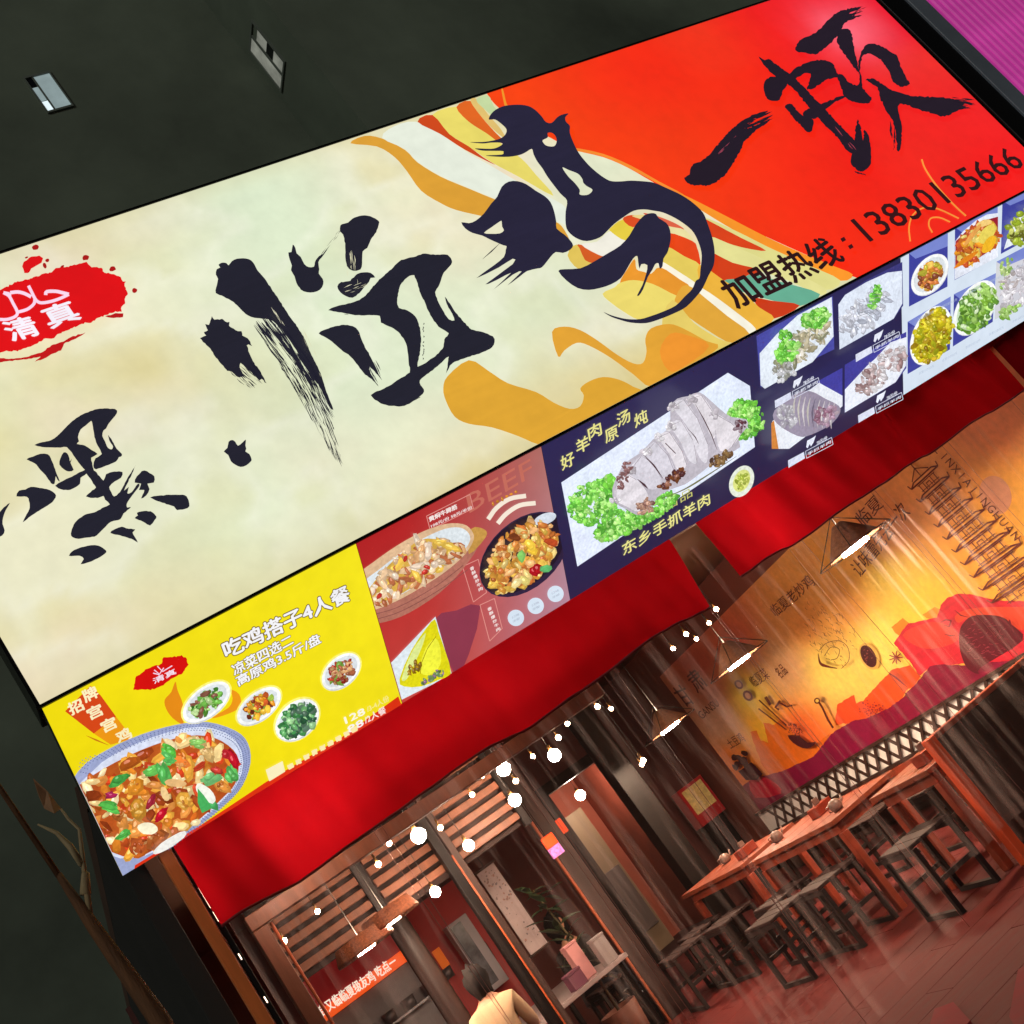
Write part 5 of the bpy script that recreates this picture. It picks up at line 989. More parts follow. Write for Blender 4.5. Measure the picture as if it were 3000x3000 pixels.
led = thing('strip_light', (.665, FAB-.02, 0), 'dashed white strip light running up beside the orange post', 'strip light')
box('channel', (.651, FAB-.012, 0), (.679, FAB+.02, 2.74), black_steel, led)
led_m = mat('led white', (255, 220, 190), .5, emit=5)
for a_, b_ in ((2.62, 2.71), (2.39, 2.5), (2.32, 2.37), (2.12, 2.15), (1.9, 1.93), (1.5, 1.6), (1.2, 1.3)): box('led_segment', (.663, FAB-.015, a_), (.667, FAB-.011, b_), led_m, led, 0)
tag(box('header_beam', (.72, 5.95, 2.8), (7.1, 6.1, 3.08), dark_wood), 'dark beam carrying the red valances behind the menu boards', 'beam')
cl = bpy.data.materials.new('clear plastic'); cl.use_nodes = True; nt = cl.node_tree; nt.nodes.clear(); N_ = nt.nodes.new; K_ = nt.links.new
out = N_('ShaderNodeOutputMaterial'); tr = N_('ShaderNodeBsdfTransparent'); gl = N_('ShaderNodeBsdfGlossy'); tl = N_('ShaderNodeBsdfTranslucent'); m1 = N_('ShaderNodeMixShader'); m2 = N_('ShaderNodeMixShader')
tr.inputs[0].default_value = (.98, .95, .95, 1); tl.inputs[0].default_value = (.9, .72, .7, 1); gl.inputs['Roughness'].default_value = .2; gl.inputs[0].default_value = (1, .92, .9, 1); m1.inputs[0].default_value = .45
tc = N_('ShaderNodeTexCoord'); mp = N_('ShaderNodeMapping'); mp.inputs['Scale'].default_value = (9, 9, .5); nz = N_('ShaderNodeTexNoise'); nz.inputs['Scale'].default_value = 2; nz.inputs['Detail'].default_value = 6; K_(tc.outputs['Object'], mp.inputs[0]); K_(mp.outputs[0], nz.inputs[0])
rm2 = N_('ShaderNodeMapRange'); rm2.inputs['From Min'].default_value = .5; rm2.inputs['From Max'].default_value = .8; rm2.inputs['To Min'].default_value = .012; rm2.inputs['To Max'].default_value = .27; K_(nz.outputs[0], rm2.inputs['Value'])  # milky vertical streaks put in for haze and reflections on the film
bp = N_('ShaderNodeBump'); bp.inputs['Strength'].default_value = .5; bp.inputs['Distance'].default_value = .02; K_(nz.outputs[0], bp.inputs['Height']); K_(bp.outputs[0], gl.inputs['Normal'])
K_(gl.outputs[0], m1.inputs[2]); K_(tl.outputs[0], m1.inputs[1]); K_(rm2.outputs[0], m2.inputs[0]); K_(tr.outputs[0], m2.inputs[1]); K_(m1.outputs[0], m2.inputs[2]); K_(m2.outputs[0], out.inputs[0])
edge_m = mat('plastic edge', (150, 104, 96), .25)
def film(x0, w_, zb, k, label):
    t = thing('plastic_curtain', (x0, FAB+.14, zb), label, 'plastic curtain', 'clear plastic curtain sheets in the opening')
    n, mcol = 20, 26; vs_, fs_ = [], []
    for j in range(n+1):
        v = j/n; z = zb+(2.66-zb)*v
        for i in range(mcol+1):
            u = i/mcol; x = x0+w_*(u-.5)*(1-.12*(1-v)*math.sin(k))+.05*(1-v)*math.sin(k*2.1)
            vs_.append((x, FAB+.16+.04*(k % 2)+.03*math.sin(u*14+k)*(1.3-v)+.012*math.sin(u*37+k*2+v*3), z))
    for j in range(n):
        for i in range(mcol): q_ = j*(mcol+1)+i; fs_.append((q_, q_+1, q_+mcol+2, q_+mcol+1))
    me = bpy.data.meshes.new('film'); me.from_pydata(vs_, [], fs_)
    for q_ in me.polygons: q_.use_smooth = True
    obj('sheet', me, t, cl)
    for i in (0, mcol): tube('edge', [vs_[j*(mcol+1)+i] for j in range(n+1)], .0016, edge_m, t, 5)
for k in range(8): film(1.15+k*.8, .86, .05+.12*(k*5 % 3), k, 'clear creased plastic curtain sheet hanging below the red valance')
# ------------------------------------------------------------------ lamps (those behind the valance are unseen)
bulb_m = mat('bulb glow', (255, 226, 196), .4, emit=290); small_m = mat('fairy glow', (255, 214, 168), .4, emit=110); disc_m = mat('lamp glow', (255, 226, 192), .4, emit=420)
cord_m = mat('lamp cord', (30, 26, 24), .6); sock_m = mat('brass socket', (120, 90, 50), .35, metal=.8)
def bulb(px, py, y, r, mt, name, label, cat, group, top=3.1):
    c = onY(px, py, y); t = thing(name, (c.x, c.y, c.z-r), label, cat, group)
    sphere('globe', c, r, mt, t, 2 if r > .03 else 1); tube('socket', [(c.x, c.y, c.z+r*.85), (c.x, c.y, c.z+r*.85+.05)], max(.008, r*.3), sock_m, t, 8); tube('cord', [(c.x, c.y, c.z+r+.04), (c.x, c.y, top)], .003, cord_m, t, 5)
    return c
for px, py, y in ((1475, 2253, 8.0), (1624, 2213, 8.6), (1508, 2344, 9.0), (1226, 2448, 7.6), (1373, 2477, 8.4), (1275, 2613, 9.2)): bulb(px, py, y, .052 if (px, py) not in ((1373, 2477), (1275, 2613)) else .042, bulb_m, 'globe_bulb', 'bright round bare bulb hanging among the fairy lights', 'bulb', 'bare globe bulbs')
sm = [(1411, 2272), (1383, 2328), (1511, 2288), (1561, 2216), (1290, 2425), (1636, 2161), (1662, 2120), (1750, 2070), (1790, 2076), (1140, 2471), (1108, 2532), (930, 2670), (833, 2757), (968, 2552), (1540, 2180), (2098, 1785), (2077, 1825), (2010, 1858), (2040, 1872), (1972, 1900), (1884, 2228), (1880, 2240)]
for k, (px, py) in enumerate(sm): bulb(px, py, 7.0+(k*37 % 23)/10, .02, small_m, 'fairy_light', 'tiny warm fairy light bulb on a thin wire', 'fairy light', 'fairy lights')
# unseen bulbs added close behind the red cloth to make it glow in patches
for x, z, r in ((1.15, 2.5, .05), (1.4, 2.62, .035), (2.3, 2.55, .035), (4.62, 2.55, .05)):
    t = thing('globe_bulb', (x, 6.18, z-r), 'unseen round bare bulb hanging close behind the red cloth valance', 'bulb', 'bulbs behind the valance'); sphere('globe', (x, 6.18, z), r, mat('valance bulb glow', (255, 226, 200), .4, emit=150), t, 1); tube('socket', [(x, 6.18, z+r*.8), (x, 6.18, z+r+.05)], .014, sock_m, t); tube('cord', [(x, 6.18, z+r+.04), (x, 6.18, 3.1)], .003, cord_m, t, 5)
# cone lamps over the tables
wire_m = mat('lamp wire', (40, 28, 24), .5, metal=.5); shade_m = mat('woven shade', (128, 84, 56), .7, noise=.4, scale=40, bump=.4)
def cone_lamp(px, py, label):
    c = onX(px, py, 5.5); t = thing('cone_lamp', (c.x, c.y, c.z-.03), label, 'pendant lamp', 'cone lamps above the tables')
    bm = bmesh.new(); add_lathe(bm, [(.035, .2), (.05, .19), (.2, .02), (.215, .0), (.205, .004), (.045, .18)], c, 20); obj('shade', mesh_from(bm, smooth=True), t, shade_m)
    for k in range(4):
        a = math.pi/4+k*math.pi/2; tube('wire_rib', [(c.x+.3*math.cos(a), c.y+.3*math.sin(a), c.z), (c.x, c.y, c.z+.26)], .004, wire_m, t, 5)
    tube('wire_ring', [(c.x+.3*math.cos(a), c.y+.3*math.sin(a), c.z) for a in [k*math.pi/8 for k in range(17)]], .004, wire_m, t, 5)
    lathe('lit_disc', [(.0, -.012), (.11, -.012), (.11, .01)], c, disc_m, t, 18); tube('cord', [(c.x, c.y, c.z+.2), (c.x, c.y, 3.1)], .004, cord_m, t, 5)
cone_lamp(2505, 1602, 'wire cone pendant lamp above the table nearest the opening'); cone_lamp(2165, 1940, 'wire cone pendant lamp above the middle table'); cone_lamp(1962, 2132, 'wire cone pendant lamp above the farthest table')
# wicker drum lamps
wk = mat('wicker', (150, 84, 52), .7, noise=.5, scale=60, bump=.6)
def wicker(px, py, label):
    c = onY(px, py, 9.0); t = thing('wicker_lamp', (c.x, c.y, c.z-.02), label, 'pendant lamp', 'flat wicker lamps')
    lathe('shade', [(.06, .13), (.2, .12), (.24, .02), (.235, .0), (.19, .11), (.06, .12)], c, wk, t, 22); lathe('lit_disc', [(0, -.0), (.075, .0), (.075, .02)], c, disc_m, t, 16); tube('cord', [(c.x, c.y, c.z+.12), (c.x, c.y, 3.1)], .004, cord_m, t, 5)
wicker(1150, 2705, 'flat wicker pendant lamp beside the dark round pillar'); wicker(1075, 2785, 'flat wicker pendant lamp over the red fascia board')
# ------------------------------------------------------------------ woodwork inside
fr = thing('entrance_frame', (1.0, 6.6, 0), 'brown timber entrance frame with post and beam inside the opening', 'frame')
box('post', (.88, 6.56, 0), (.965, 6.64, 2.28), brown_wood, fr); box('beam', (.88, 6.56, 2.285), (3.4, 6.64, 2.37), brown_wood, fr); box('inner_trim', (.985, 6.6, 0), (1.0, 6.63, 2.28), orange_wood, fr)
sc = thing('slatted_screen', (2.4, 9.6, 2.1), 'brown slatted timber screen hanging above the red fascia', 'screen')
for k in range(8): box('slat', (1.36, 9.58, 2.13+k*.105), (2.16, 9.61, 2.195+k*.105), brown_wood, sc); box('slat', (2.27, 9.58, 2.13+k*.105), (3.6, 9.61, 2.195+k*.105), brown_wood, sc)
for xa, xb in ((1.3, 1.358), (2.17, 2.26), (3.61, 3.68)): box('upright', (xa, 9.6, 2.05), (xb, 9.655, 3.1), black_steel, sc)
box('backing', (1.36, 9.66, 2.08), (3.6, 9.68, 3.1), mat('screen backing', (46, 28, 24), .8), sc)
# red fascia with lettering and the grey kitchen
FAS = Plane((onY(868, 2872, 13.3).x, 13.3, 0), (1, 0, 0), (0, 0, 1), (0, -1, 0)); fx0 = FAS.O.x; fx1 = onY(1180, 2790, 13.3).x
fz0 = onY(945, 3000, 13.3).z; fzm = onY(924, 2968, 13.3).z; fz1 = onY(868, 2872, 13.3).z
fs_t = thing('fascia_board', ((fx0+fx1)/2, 13.35, fz0), 'red fascia board with an orange lettered strip above the kitchen', 'sign board')
box('red_board', (fx0, 13.305, fzm), (fx1, 13.36, fz1+.1), mat('glossy red board', (196, 30, 36), .3, emit=.12), fs_t); box('orange_strip', (fx0, 13.295, fz0), (fx1, 13.36, fzm-.003), mat('lit orange strip', (236, 84, 24), .4, emit=.9), fs_t)
p = Print(FAS, None, base=.012); p.text('自又临临夏级友鸡 吃点一', (945, 2975), (1165, 2825), (255, 236, 214), height=.13, bold=.05); p.build('lettering', fs_t, LIGHTBOX)
steel = mat('kitchen steel', (120, 116, 120), .35, metal=.5, noise=.2, scale=5)
kt = thing('kitchen_counter', ((fx0+fx1)/2, 13.3, 0), 'grey steel kitchen counter and back panel below the red fascia', 'kitchen counter')
box('back_panel', (fx0, 13.4, .9), (fx1+.2, 13.45, fz0-.005), steel, kt); box('counter', (fx0, 12.8, 0), (fx1+.2, 13.39, .9), steel, kt); box('shelf', (fx0+.3, 13.2, 1.35), (fx1, 13.39, 1.38), mat('bright steel', (190, 190, 196), .25, metal=.8), kt)
for k in range(5): lathe('pot', [(.0, 0), (.07, 0), (.08, .12), (.07, .12)], (fx0+.35+k*.25, 13.25, 1.381), steel, kt, 12)
# red wall panel, notice board, meter
rx0, rx1 = onY(1190, 2690, 13.4).x, onY(1330, 2570, 13.4).x
rp_ = thing('red_partition', ((rx0+rx1)/2, 13.4, 0), 'bright red painted partition wall beside the kitchen', 'partition'); box('panel', (rx0, 13.37, 0), (rx1, 13.44, 2.22), mat('red paint', (196, 34, 36), .5, noise=.12, scale=2), rp_); box('edge_post', (rx1+.003, 13.3, 0), (rx1+.08, 13.44, 2.3), brown_wood, rp_); box('orange_notice', (rx0+.02, 13.355, 1.5), (rx0+.12, 13.368, 1.72), mat('orange card', (240, 110, 20), .5, emit=.3), rp_)
a_, b_ = onY(1300, 2720, 13.3), onY(1430, 2850, 13.3)
nb = thing('glass_cabinet', (a_.x+.12, 13.3, 0), 'pale upright cabinet with grey glass front on the red partition', 'cabinet'); box('body', (a_.x, 13.2, 1.0), (a_.x+.27, 13.36, 1.84), mat('cabinet white', (190, 186, 196), .4), nb); box('door_glass', (a_.x+.03, 13.19, 1.06), (a_.x+.17, 13.199, 1.8), mat('cabinet glass', (116, 120, 130), .15, noise=.5, scale=9), nb)
c = onY(1445, 2775, 12.9); mtb = thing('wall_meter', (c.x, 13.3, c.z-.1), 'small black boxed meter on the red partition', 'meter'); box('case', (c.x-.07, 13.28, c.z-.1), (c.x+.07, 13.36, c.z+.1), black_steel, mtb); box('dial', (c.x-.05, 13.275, c.z-.04), (c.x+.05, 13.279, c.z+.07), mat('dial', (160, 150, 140), .4), mtb)
# pillars
pm = mat('dark pillar', (56, 34, 30), .45, noise=.3, scale=4, bump=.15)
def pillar(x, y, r, label):
    t = thing('pillar', (x, y, 0), label, 'pillar'); lathe('shaft', [(r, .12), (r, 3.1)], (x, y, 0), pm, t, 20); lathe('base', [(r*1.5, 0), (r*1.5, .08), (r*1.1, .12)], (x, y, 0), dark_wood, t, 20)
c = onY(1172, 2720, 10.5); pillar(c.x, 10.5, .1, 'dark round pillar beside the kitchen fascia')
c = onY(1350, 2555, 9.5); t = thing('square_post', (c.x, 9.5, 0), 'black square double post in the middle of the dining room', 'post'); box('post', (c.x-.09, 9.45, 0), (c.x-.01, 9.53, 3.1), black_steel, t); box('post', (c.x+.01, 9.47, 0), (c.x+.07, 9.55, 3.1), dark_wood, t); box('edge_strip', (c.x-.006, 9.44, 0), (c.x+.006, 9.46, 2.2), orange_wood, t)
c = onY(1600, 2420, 10.5); t = thing('square_post', (c.x, 10.5, 0), 'dark square post left of the bright doorway', 'post'); box('post', (c.x-.1, 10.45, 0), (c.x+.08, 10.6, 3.1), pm, t); box('edge_strip', (c.x-.13, 10.44, 0), (c.x-.105, 10.47, 2.4), orange_wood, t)
c = onY(1820, 2260, 10.8); t = thing('square_post', (c.x, 10.8, 0), 'wide black post between the doorway and the mural', 'post'); box('post', (c.x-.12, 10.75, 0), (c.x+.12, 10.95, 3.1), black_steel, t)
# ink-painted hanging scroll
SCR = Plane((onY(1395, 2560, 11).x, 11, 0), (1, 0, 0), (0, 0, 1), (0, -1, 0)); sx0 = SCR.O.x; sz1 = onY(1410, 2552, 11).z; sz0 = onY(1555, 2800, 11).z
st = thing('hanging_scroll', (sx0+.08, 11, sz0), 'tall pale grey ink-painted scroll hanging by the double post', 'scroll'); box('paper', (sx0, 11.0, sz0), (sx0+.2, 11.012, sz1), mat('scroll paper', (176, 158, 158), .7, noise=.15, scale=8), st); tube('rod', [(sx0-.02, 11.006, sz1+.01), (sx0+.22, 11.006, sz1+.01)], .012, dark_wood, st); tube('rod', [(sx0-.02, 11.006, sz0-.01), (sx0+.22, 11.006, sz0-.01)], .012, dark_wood, st); tube('cord', [(sx0+.1, 11.006, sz1), (sx0+.1, 11.006, 3.1)], .003, cord_m, st, 5)
p = Print(SCR, [(0, sz0), (.2, sz0), (.2, sz1), (0, sz1)], base=.004)
for k in range(70):
    u, v = random.uniform(.02, .18), random.choice([random.uniform(sz1-.35, sz1-.03), random.uniform(sz0+.05, sz1-.2)]); r = random.uniform(.004, .014); p.poly_uv([[(u+r*random.uniform(.5, 1.3)*math.cos(a), v+r*random.uniform(.5, 1.3)*math.sin(a)) for a in [i*6.28/6 for i in range(6)]]], random.choice([(130, 116, 120), (150, 120, 116), (116, 104, 110), (160, 120, 112)]))
o = p.build('ink_painting', st, PAPER)
if o: o['kind'] = 'stuff'
# small lit shop sign on the post
c = onY(1618, 2478, 9.9); t = thing('neon_sign', (c.x, 9.9, c.z-.1), 'small orange and pink lit sign hanging before the dark post', 'neon sign'); box('orange_half', (c.x-.06, 9.88, c.z-.005), (c.x+.06, 9.91, c.z+.1), mat('neon orange', (255, 70, 10), .4, emit=1.1), t); box('pink_half', (c.x-.06, 9.88, c.z-.1), (c.x+.06, 9.91, c.z-.008), mat('neon pink', (240, 120, 190), .4, emit=1.0, noise=.6, scale=40), t); tube('cord', [(c.x, 9.895, c.z+.1), (c.x, 9.895, 3.1)], .003, cord_m, t, 5)
c = onY(1640, 2420, 13.2); t = thing('neon_sign', (c.x, 13.2, c.z-.1), 'small plain orange lit sign at the edge of the doorway', 'neon sign'); box('lit_face', (c.x-.1, 13.2, c.z-.1), (c.x+.06, 13.23, c.z+.08), mat('neon orange', (255, 70, 10), .4, emit=1.1), t); box('bracket', (c.x-.02, 13.231, c.z-.03), (c.x+.02, 13.6, c.z+.03), black_steel, t)
# extinguisher box by the mural's far end
c = onX(2040, 2340, 6.9); t = thing('extinguisher_box', (c.x, c.y, 0), 'red cabinet with a cream label standing by the mural end', 'cabinet'); box('case', (c.x-.2, c.y-.08, c.z-.3), (c.x+.2, c.y+.12, c.z+.2), mat('cabinet red', (170, 20, 30), .4), t); box('stand', (c.x-.16, c.y-.04, 0), (c.x+.16, c.y+.1, c.z-.302), black_steel, t); box('label_plate', (c.x-.16, c.y-.086, c.z-.16), (c.x+.16, c.y-.081, c.z+.16), mat('cream label', (226, 206, 130), .5, noise=.3, scale=24), t)
# grey serving table with boxes
t = thing('serving_table', (3.2, 10.6, 0), 'pale grey serving table near the double post', 'table'); box('top', (2.75, 9.75, .71), (3.75, 11.6, .75), mat('grey laminate top', (156, 140, 140), .4), t)
for lx in (2.8, 3.64):
    for ly in (9.8, 11.5): box('leg', (lx, ly, 0), (lx+.05, ly+.05, .709), black_steel, t)
for x_, y_, w_, h_, c_, lb in ((3.45, 10.0, .12, .3, (214, 150, 150), 'pale pink carton standing on the serving table'), (3.55, 10.35, .1, .26, (206, 140, 120), 'small peach carton behind the pale pink one'), (3.3, 9.9, .14, .12, (110, 60, 80), 'low purple box lying before the pale pink carton'), (3.62, 9.82, .12, .22, (150, 140, 140), 'grey carton at the front corner of the serving table')):
    o = thing('carton', (x_, y_, .751), lb, 'carton'); box('body', (x_-w_/2, y_-w_/2, .751), (x_+w_/2, y_+w_/2, .751+h_), mat(lb[:14], c_, .6, noise=.1), o); box('lid', (x_-w_/2-.004, y_-w_/2-.004, .752+h_), (x_+w_/2+.004, y_+w_/2+.004, .775+h_), mat(lb[:14], c_), o)
# ------------------------------------------------------------------ potted plant
c = onY(1565, 2600, 10.2); t = thing('potted_plant', (c.x, 10.2, 0), 'tall leafy potted plant between the posts', 'plant'); lathe('pot', [(.0, 0), (.14, 0), (.18, .4), (.16, .4), (.15, .34), (0, .34)], (c.x, 10.2, 0), mat('clay pot', (110, 60, 44), .7), t, 18); tube('stem', [(c.x, 10.2, .34), (c.x+.02, 10.2, 1.0), (c.x-.02, 10.22, 1.6)], [.015, .012, .006], mat('plant stem', (80, 70, 40), .7), t)
random.seed(9); lf = mat('plant leaf', (44, 58, 36), .45, noise=.3, scale=5)
bm = bmesh.new(); vv = [bm.verts.new(q_) for q_ in ((0, 0, 0), (.08, .035, .01), (.18, .03, -.01), (.26, 0, -.05), (.18, -.03, -.01), (.08, -.035, .01))]; bm.faces.new(vv); leaf_me = mesh_from(bm); leaf_me.materials.append(lf)
for k in range(34):
    z = random.uniform(.7, 1.6); o = bpy.data.objects.new('leaf', leaf_me); col.objects.link(o); o.parent = t; o.location = (random.uniform(-.05, .05), random.uniform(-.05, .05), z); o.rotation_euler = (random.uniform(-.4, .4), random.uniform(-.9, .5), random.uniform(0, 6.28)); o.scale = (random.uniform(.6, 1.1),)*3
# ------------------------------------------------------------------ people
def skin_mesh(name, joints, edges, parent, material, sub=2):
    me = bpy.data.meshes.new(name); me.from_pydata([j[0] for j in joints], edges, []); o = bpy.data.objects.new(name, me); col.objects.link(o)
    md = o.modifiers.new('s', 'SKIN'); md.use_smooth_shade = True
    for i, j in enumerate(joints):
        r = j[1]; me.skin_vertices[0].data[i].radius = r if isinstance(r, tuple) else (r, r); me.skin_vertices[0].data[i].use_root = (i == 0)
    ss = o.modifiers.new('b', 'SUBSURF'); ss.levels = sub; ss.render_levels = sub
    dg = bpy.context.evaluated_depsgraph_get(); m2 = bpy.data.meshes.new_from_object(o.evaluated_get(dg)); bpy.data.objects.remove(o); bpy.data.meshes.remove(me); m2.materials.clear(); m2.materials.append(material)
    for q_ in m2.polygons: q_.use_smooth = True
    r = bpy.data.objects.new(name, m2); col.objects.link(r); r.parent = parent; return r
skin_c = mat('skin', (190, 136, 108), .55); hair_c = mat('black hair', (20, 16, 17), .8, spec=.2)
def person(loc, rz, sc_, seated, top, trousers, label, lean=.0):
    t = thing('person', loc, label, 'person'); t.rotation_euler.z = rz; t.scale = (sc_,)*3
    hz = .5 if seated else .92; L = lean
    def tr_(z): return L*max(0, z-hz)
    sh, nk, hd = hz+.48, hz+.56, hz+.72
    if seated: legs = [((.1, 0, hz), .085), ((.11, .42, hz), .07), ((.11, .44, .08), .05), ((.11, .56, .045), .04)]
    else: legs = [((.1, 0, hz), .085), ((.11, .02, .5), .065), ((.11, 0, .09), .045), ((.11, .13, .045), .04)]
    J = [((0, 0, hz), (.15, .11)), ((0, tr_(hz+.2), hz+.2), (.135, .1)), ((0, tr_(sh-.06), sh-.06), (.16, .11)), ((0, tr_(nk), nk), .055), ((0, tr_(hd-.06)+.01, hd-.06), .075), ((0, tr_(hd)+.01, hd+.02), (.082, .095)), ((0, tr_(hd)+.005, hd+.1), (.07, .08))]; E_ = [(0, 1), (1, 2), (2, 3), (3, 4), (4, 5), (5, 6)]
    for s_ in (-1, 1):
        b_ = len(J); J += [((s_*q_[0][0], q_[0][1], q_[0][2]), q_[1]) for q_ in legs]; E_ += [(0, b_), (b_, b_+1), (b_+1, b_+2), (b_+2, b_+3)]
        b_ = len(J); yb = tr_(sh-.05); J += [((s_*.19, yb, sh-.05), .062), ((s_*.235, yb+.04, sh-.32), .045), ((s_*.2, yb+.26, sh-.4), .036), ((s_*.19, yb+.33, sh-.4), .032)]; E_ += [(2, b_), (b_, b_+1), (b_+1, b_+2), (b_+2, b_+3)]
    skin_mesh('body', J, E_, t, skin_c)
    CJ = [((0, 0, hz-.06), (.175, .14)), ((0, tr_(hz+.2), hz+.2), (.165, .13)), ((0, tr_(sh-.06), sh-.06), (.19, .135)), ((0, tr_(sh+.07), sh+.07), (.085, .085))]; CE = [(0, 1), (1, 2), (2, 3)]
    for s_ in (-1, 1): b_ = len(CJ); yb = tr_(sh-.05); CJ += [((s_*.2, yb, sh-.05), .082), ((s_*.245, yb+.04, sh-.32), .066), ((s_*.205, yb+.24, sh-.4), .052)]; CE += [(2, b_), (b_, b_+1), (b_+1, b_+2)]
    skin_mesh('jacket', CJ, CE, t, top)
    TJ = [((0, 0, hz-.02), (.165, .125))]; TE_ = []
    for s_ in (-1, 1): b_ = len(TJ); TJ += [((s_*q_[0][0], q_[0][1], max(q_[0][2], .12)), q_[1]*1.22) for q_ in legs[:3]]; TE_ += [(0, b_), (b_, b_+1), (b_+1, b_+2)]
    skin_mesh('trousers', TJ, TE_, t, trousers)
    h = sphere('hair', (0, tr_(hd)-.028, hd-.01), .12, hair_c, None, 3, (1.0, 1.0, 1.5)); h.parent = t
    for v_ in h.data.vertices:
        n_ = v_.co-Vector((0, tr_(hd)-.028, hd-.01)); v_.co += n_*(.1*math.sin(v_.co.x*90+v_.co.z*25)+random.uniform(-.05, .06))
    for s_ in (-1, 1): q_ = sphere('shoe', (s_*legs[3][0][0], legs[3][0][1]-.04, .05), .06, hair_c, None, 2, (.8, 1.9, .75)); q_.parent = t
    for s_ in (-1, 1):
        bh = Vector((s_*.19, tr_(sh-.05)+.33, sh-.4)); HJ = [(bh, .03), (bh+Vector((0, .05, 0)), (.034, .022))]; HE = [(0, 1)]
        for k in range(4): i = len(HJ); x_ = (k-1.5)*.017; HJ += [(bh+Vector((x_, .085, 0)), .0095), (bh+Vector((x_, .11, -.006)), .0085), (bh+Vector((x_, .125+.006*(k in (1, 2)), -.022)), .0075)]; HE += [(1, i), (i, i+1), (i+1, i+2)]
        i = len(HJ); HJ += [(bh+Vector((-s_*.035, .045, -.008)), .011), (bh+Vector((-s_*.048, .075, -.016)), .009)]; HE += [(0, i), (i, i+1)]; skin_mesh('hand', HJ, HE, t, skin_c, 1)
    return t
tan = mat('tan coat', (168, 140, 110), .8, noise=.15, scale=6); blk = mat('black coat', (14, 12, 14), .8, noise=.2, scale=6); jean = mat('dark trousers', (34, 32, 42), .8)
c = onY(1400, 2860, 9.0); person((c.x-.06, 9.0, .002), math.radians(-25), .8, False, tan, jean, 'person in a tan coat with dark hair standing near the red partition', .3)
c = onY(1625, 2700, 12.0); person((c.x, 12.0, .002), math.radians(200), .95, True, blk, jean, 'seated person in a black coat in the dim back of the room')
t = thing('stool', (c.x, 12.0, 0), 'plain square stool under the seated person in black', 'stool'); box('seat', (c.x-.17, 11.83, .34), (c.x+.17, 12.17, .38), dark_wood, t)
for sx in (-.15, .11):
    for sy in (-.15, .11): box('leg', (c.x+sx, 12.0+sy, 0), (c.x+sx+.04, 12.0+sy+.04, .339), dark_wood, t)
bulb(1700, 2330, 14.6, .07, mat('room bulb glow', (255, 236, 214), .4, emit=120), 'globe_bulb', 'bare bulb lighting the coral back room', 'bulb', None)
# ------------------------------------------------------------------ neighbouring shop, street tree, red mats
nb = thing('neighbour_sign', (10, FY, 2.6), 'magenta ribbed lit sign panel of the neighbouring shop', 'sign panel')
pink = mat('magenta rib', (190, 56, 150), .35, emit=.8, noise=.45, scale=.55); groove = mat('magenta groove', (120, 30, 100), .6, emit=.35)  # ribs glow in place of LED light on them; grooves dimmer as recess shade
box('back_panel', (8.3, FY+.06, 2.6), (13, FY+.2, 7.4), groove, nb, 0)
bm = bmesh.new(); add_box(bm, (0, FY+.0, 2.6), (.062, FY+.058, 7.4), .012); rib_me = mesh_from(bm); rib_me.materials.append(pink)
for k in range(50): o = bpy.data.objects.new('rib', rib_me); col.objects.link(o); o.parent = nb; o.location = Vector((8.3+k*.082, 0, 0))-nb.location
nf = thing('corner_column', (8.1, FY+.1, 0), 'black column with a painted grey highlight between the red sign and the magenta panel', 'column')
box('black_face', (7.885, FY-.02, 0), (8.1, FY+.3, 7.2), black_alu, nf); box('highlight_face', (8.103, FY-.035, 0), (8.27, FY+.25, 7.2), mat('highlight grey', (122, 128, 142), .4, noise=.25, scale=1.2), nf)  # grey face is the column's lit highlight, put in as a paler colour
tr_t = thing('street_tree', (.17, 4.5, 0), 'slender bare street tree with a brown trunk left of the shop', 'tree'); bark = mat('bark', (112, 72, 44), .8, noise=.4, scale=6, bump=.6, stretch=(6, 6, 1)); random.seed(4)
tube('trunk', [(.2, 4.5, -.02), (.21, 4.5, .6), (.19, 4.5, 1.4), (.2, 4.49, 2.0), (.165, 4.5, 2.4), (.15, 4.5, 2.62)], [.055, .05, .043, .036, .024, .012], bark, tr_t, 10)
pale = mat('pale twig', (176, 150, 112), .7, noise=.3, scale=9)
br = tube('limb', [tuple(onY(*q_, 4.5)) for q_ in ((250, 2620), (250, 2560), (238, 2530), (205, 2480), (165, 2440), (110, 2415))], [.02, .014, .012, .012, .007, .003], pale, tr_t)
tube('limb', [tuple(onY(*q_, 4.5)) for q_ in ((262, 2680), (232, 2430), (200, 2400), (178, 2370))], [.012, .006, .005, .004], pale, tr_t)
def dry_leaf(px):
    bm = bmesh.new(); pts = [onY(*q_, 4.5) for q_ in px]; n = len(pts)
    top = [bm.verts.new(q_+Vector((0, -.006+.02*((i % 3)-1), 0))) for i, q_ in enumerate(pts)]; bot = [bm.verts.new(v.co+Vector((0, .004, 0))) for v in top]
    bm.faces.new(top); bm.faces.new(bot[::-1])
    for i in range(n): bm.faces.new((top[i], top[(i+1) % n], bot[(i+1) % n], bot[i]))
    return obj('leaf', mesh_from(bm), tr_t, mat('dry leaf', (158, 112, 78), .7, noise=.3, scale=14))
dry_leaf([(98, 2285), (140, 2320), (178, 2365), (160, 2388), (130, 2370), (112, 2330)])
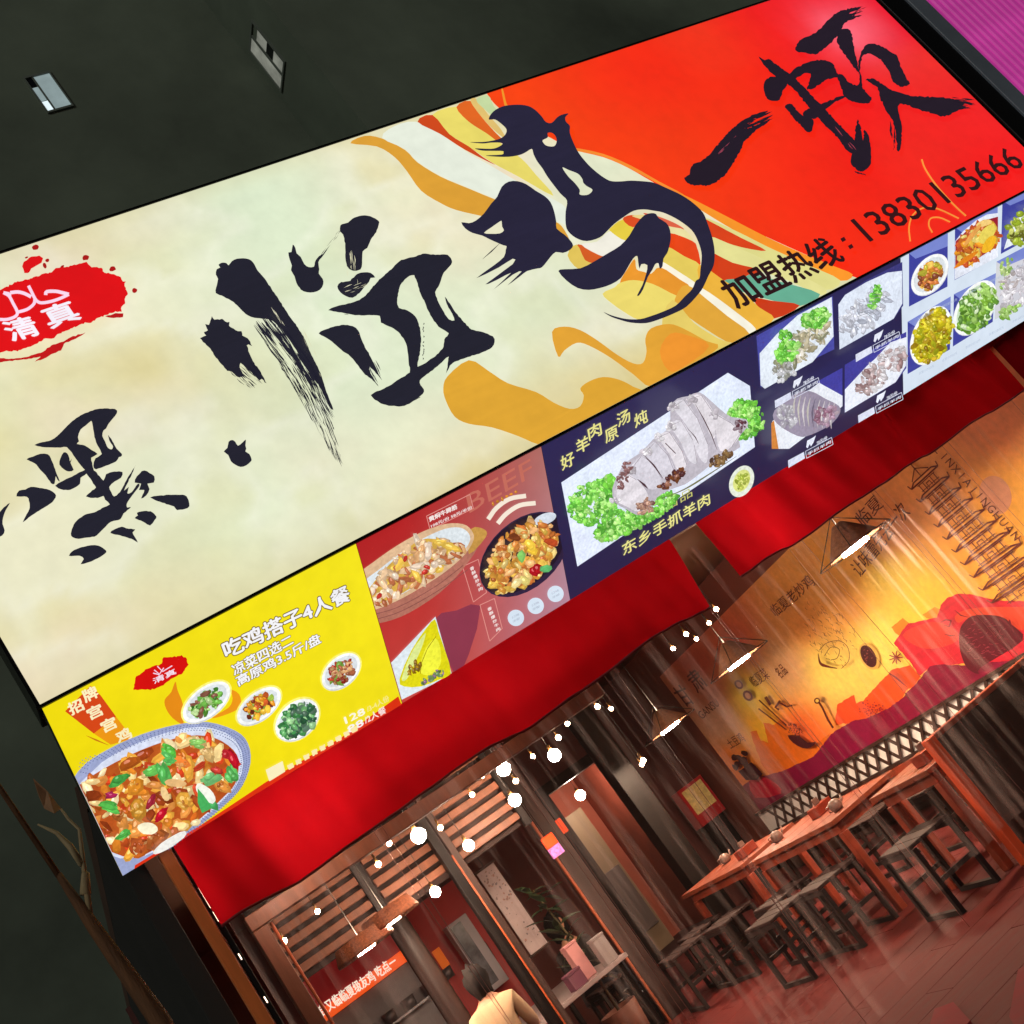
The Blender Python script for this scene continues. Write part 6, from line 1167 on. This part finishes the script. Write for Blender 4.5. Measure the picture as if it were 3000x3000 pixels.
tube('limb', [(.15, 4.5, 2.6), (.1, 4.45, 3.3), (-.1, 4.4, 4.2), (-.5, 4.3, 5.4)], [.011, .009, .007, .004], bark, tr_t)
for k in range(5):
    a = (-.02-.08*k, 4.43-.02*k, 3.4+.4*k); tube('limb', [a, (a[0]-.35, a[1]-.1, a[2]+.4), (a[0]-.8, a[1]-.2, a[2]+.6)], [.005, .004, .002], bark, tr_t, 6)
rm_ = mat('red mat', (120, 6, 20), .9, noise=.15, scale=8)
for px, lb in (((2745, 2965), (2800, 2945), (2850, 3000), (2800, 3060), (2720, 3050)), 'red folded mat lying on the floor boards outside'), (((2965, 2990), (2990, 2850), (3040, 2820), (3080, 3000), (3000, 3050)), 'larger red mat at the edge of the floor boards'):
    bm = bmesh.new(); pts = [onZ(*q_, .004) for q_ in px]; top = [bm.verts.new(q_+Vector((0, 0, .018))) for q_ in pts]; bot = [bm.verts.new(q_) for q_ in pts]; bm.faces.new(top); bm.faces.new(bot[::-1]); n = len(pts)
    for i in range(n): bm.faces.new((top[i], top[(i+1) % n], bot[(i+1) % n], bot[i]))
    tag(obj('floor_mat', mesh_from(bm), None, rm_), lb, 'mat')

sack_m = mat('black sack', (16, 15, 18), .35, noise=.3, scale=9, bump=.8); random.seed(8)
for k, (x_, y_, r, lb) in enumerate(((3.95, 10.75, .2, 'largest black plastic sack slumped on the floor near the far stools'), (4.2, 11.0, .17, 'middle black plastic sack slumped beside the largest one'), (4.0, 11.15, .14, 'small black plastic sack tucked behind the others'))):
    t = thing('plastic_sack', (x_, y_, .002), lb, 'sack', 'black sacks on the floor'); o = sphere('body', (x_, y_, r*.8), r, sack_m, t, 3, (1, 1, .8))
    for v_ in o.data.vertices:
        d_ = v_.co-Vector((x_, y_, r*.8)); v_.co += d_*(.16*math.sin(d_.x*60/r*.1+k)*math.cos(d_.z*50+k*2)+random.uniform(-.04, .04)); v_.co.z = max(v_.co.z, .003)
    lathe('knot', [(.05, 0), (.02, .05), (.06, .11)], (x_, y_, r*1.5), sack_m, t, 9)
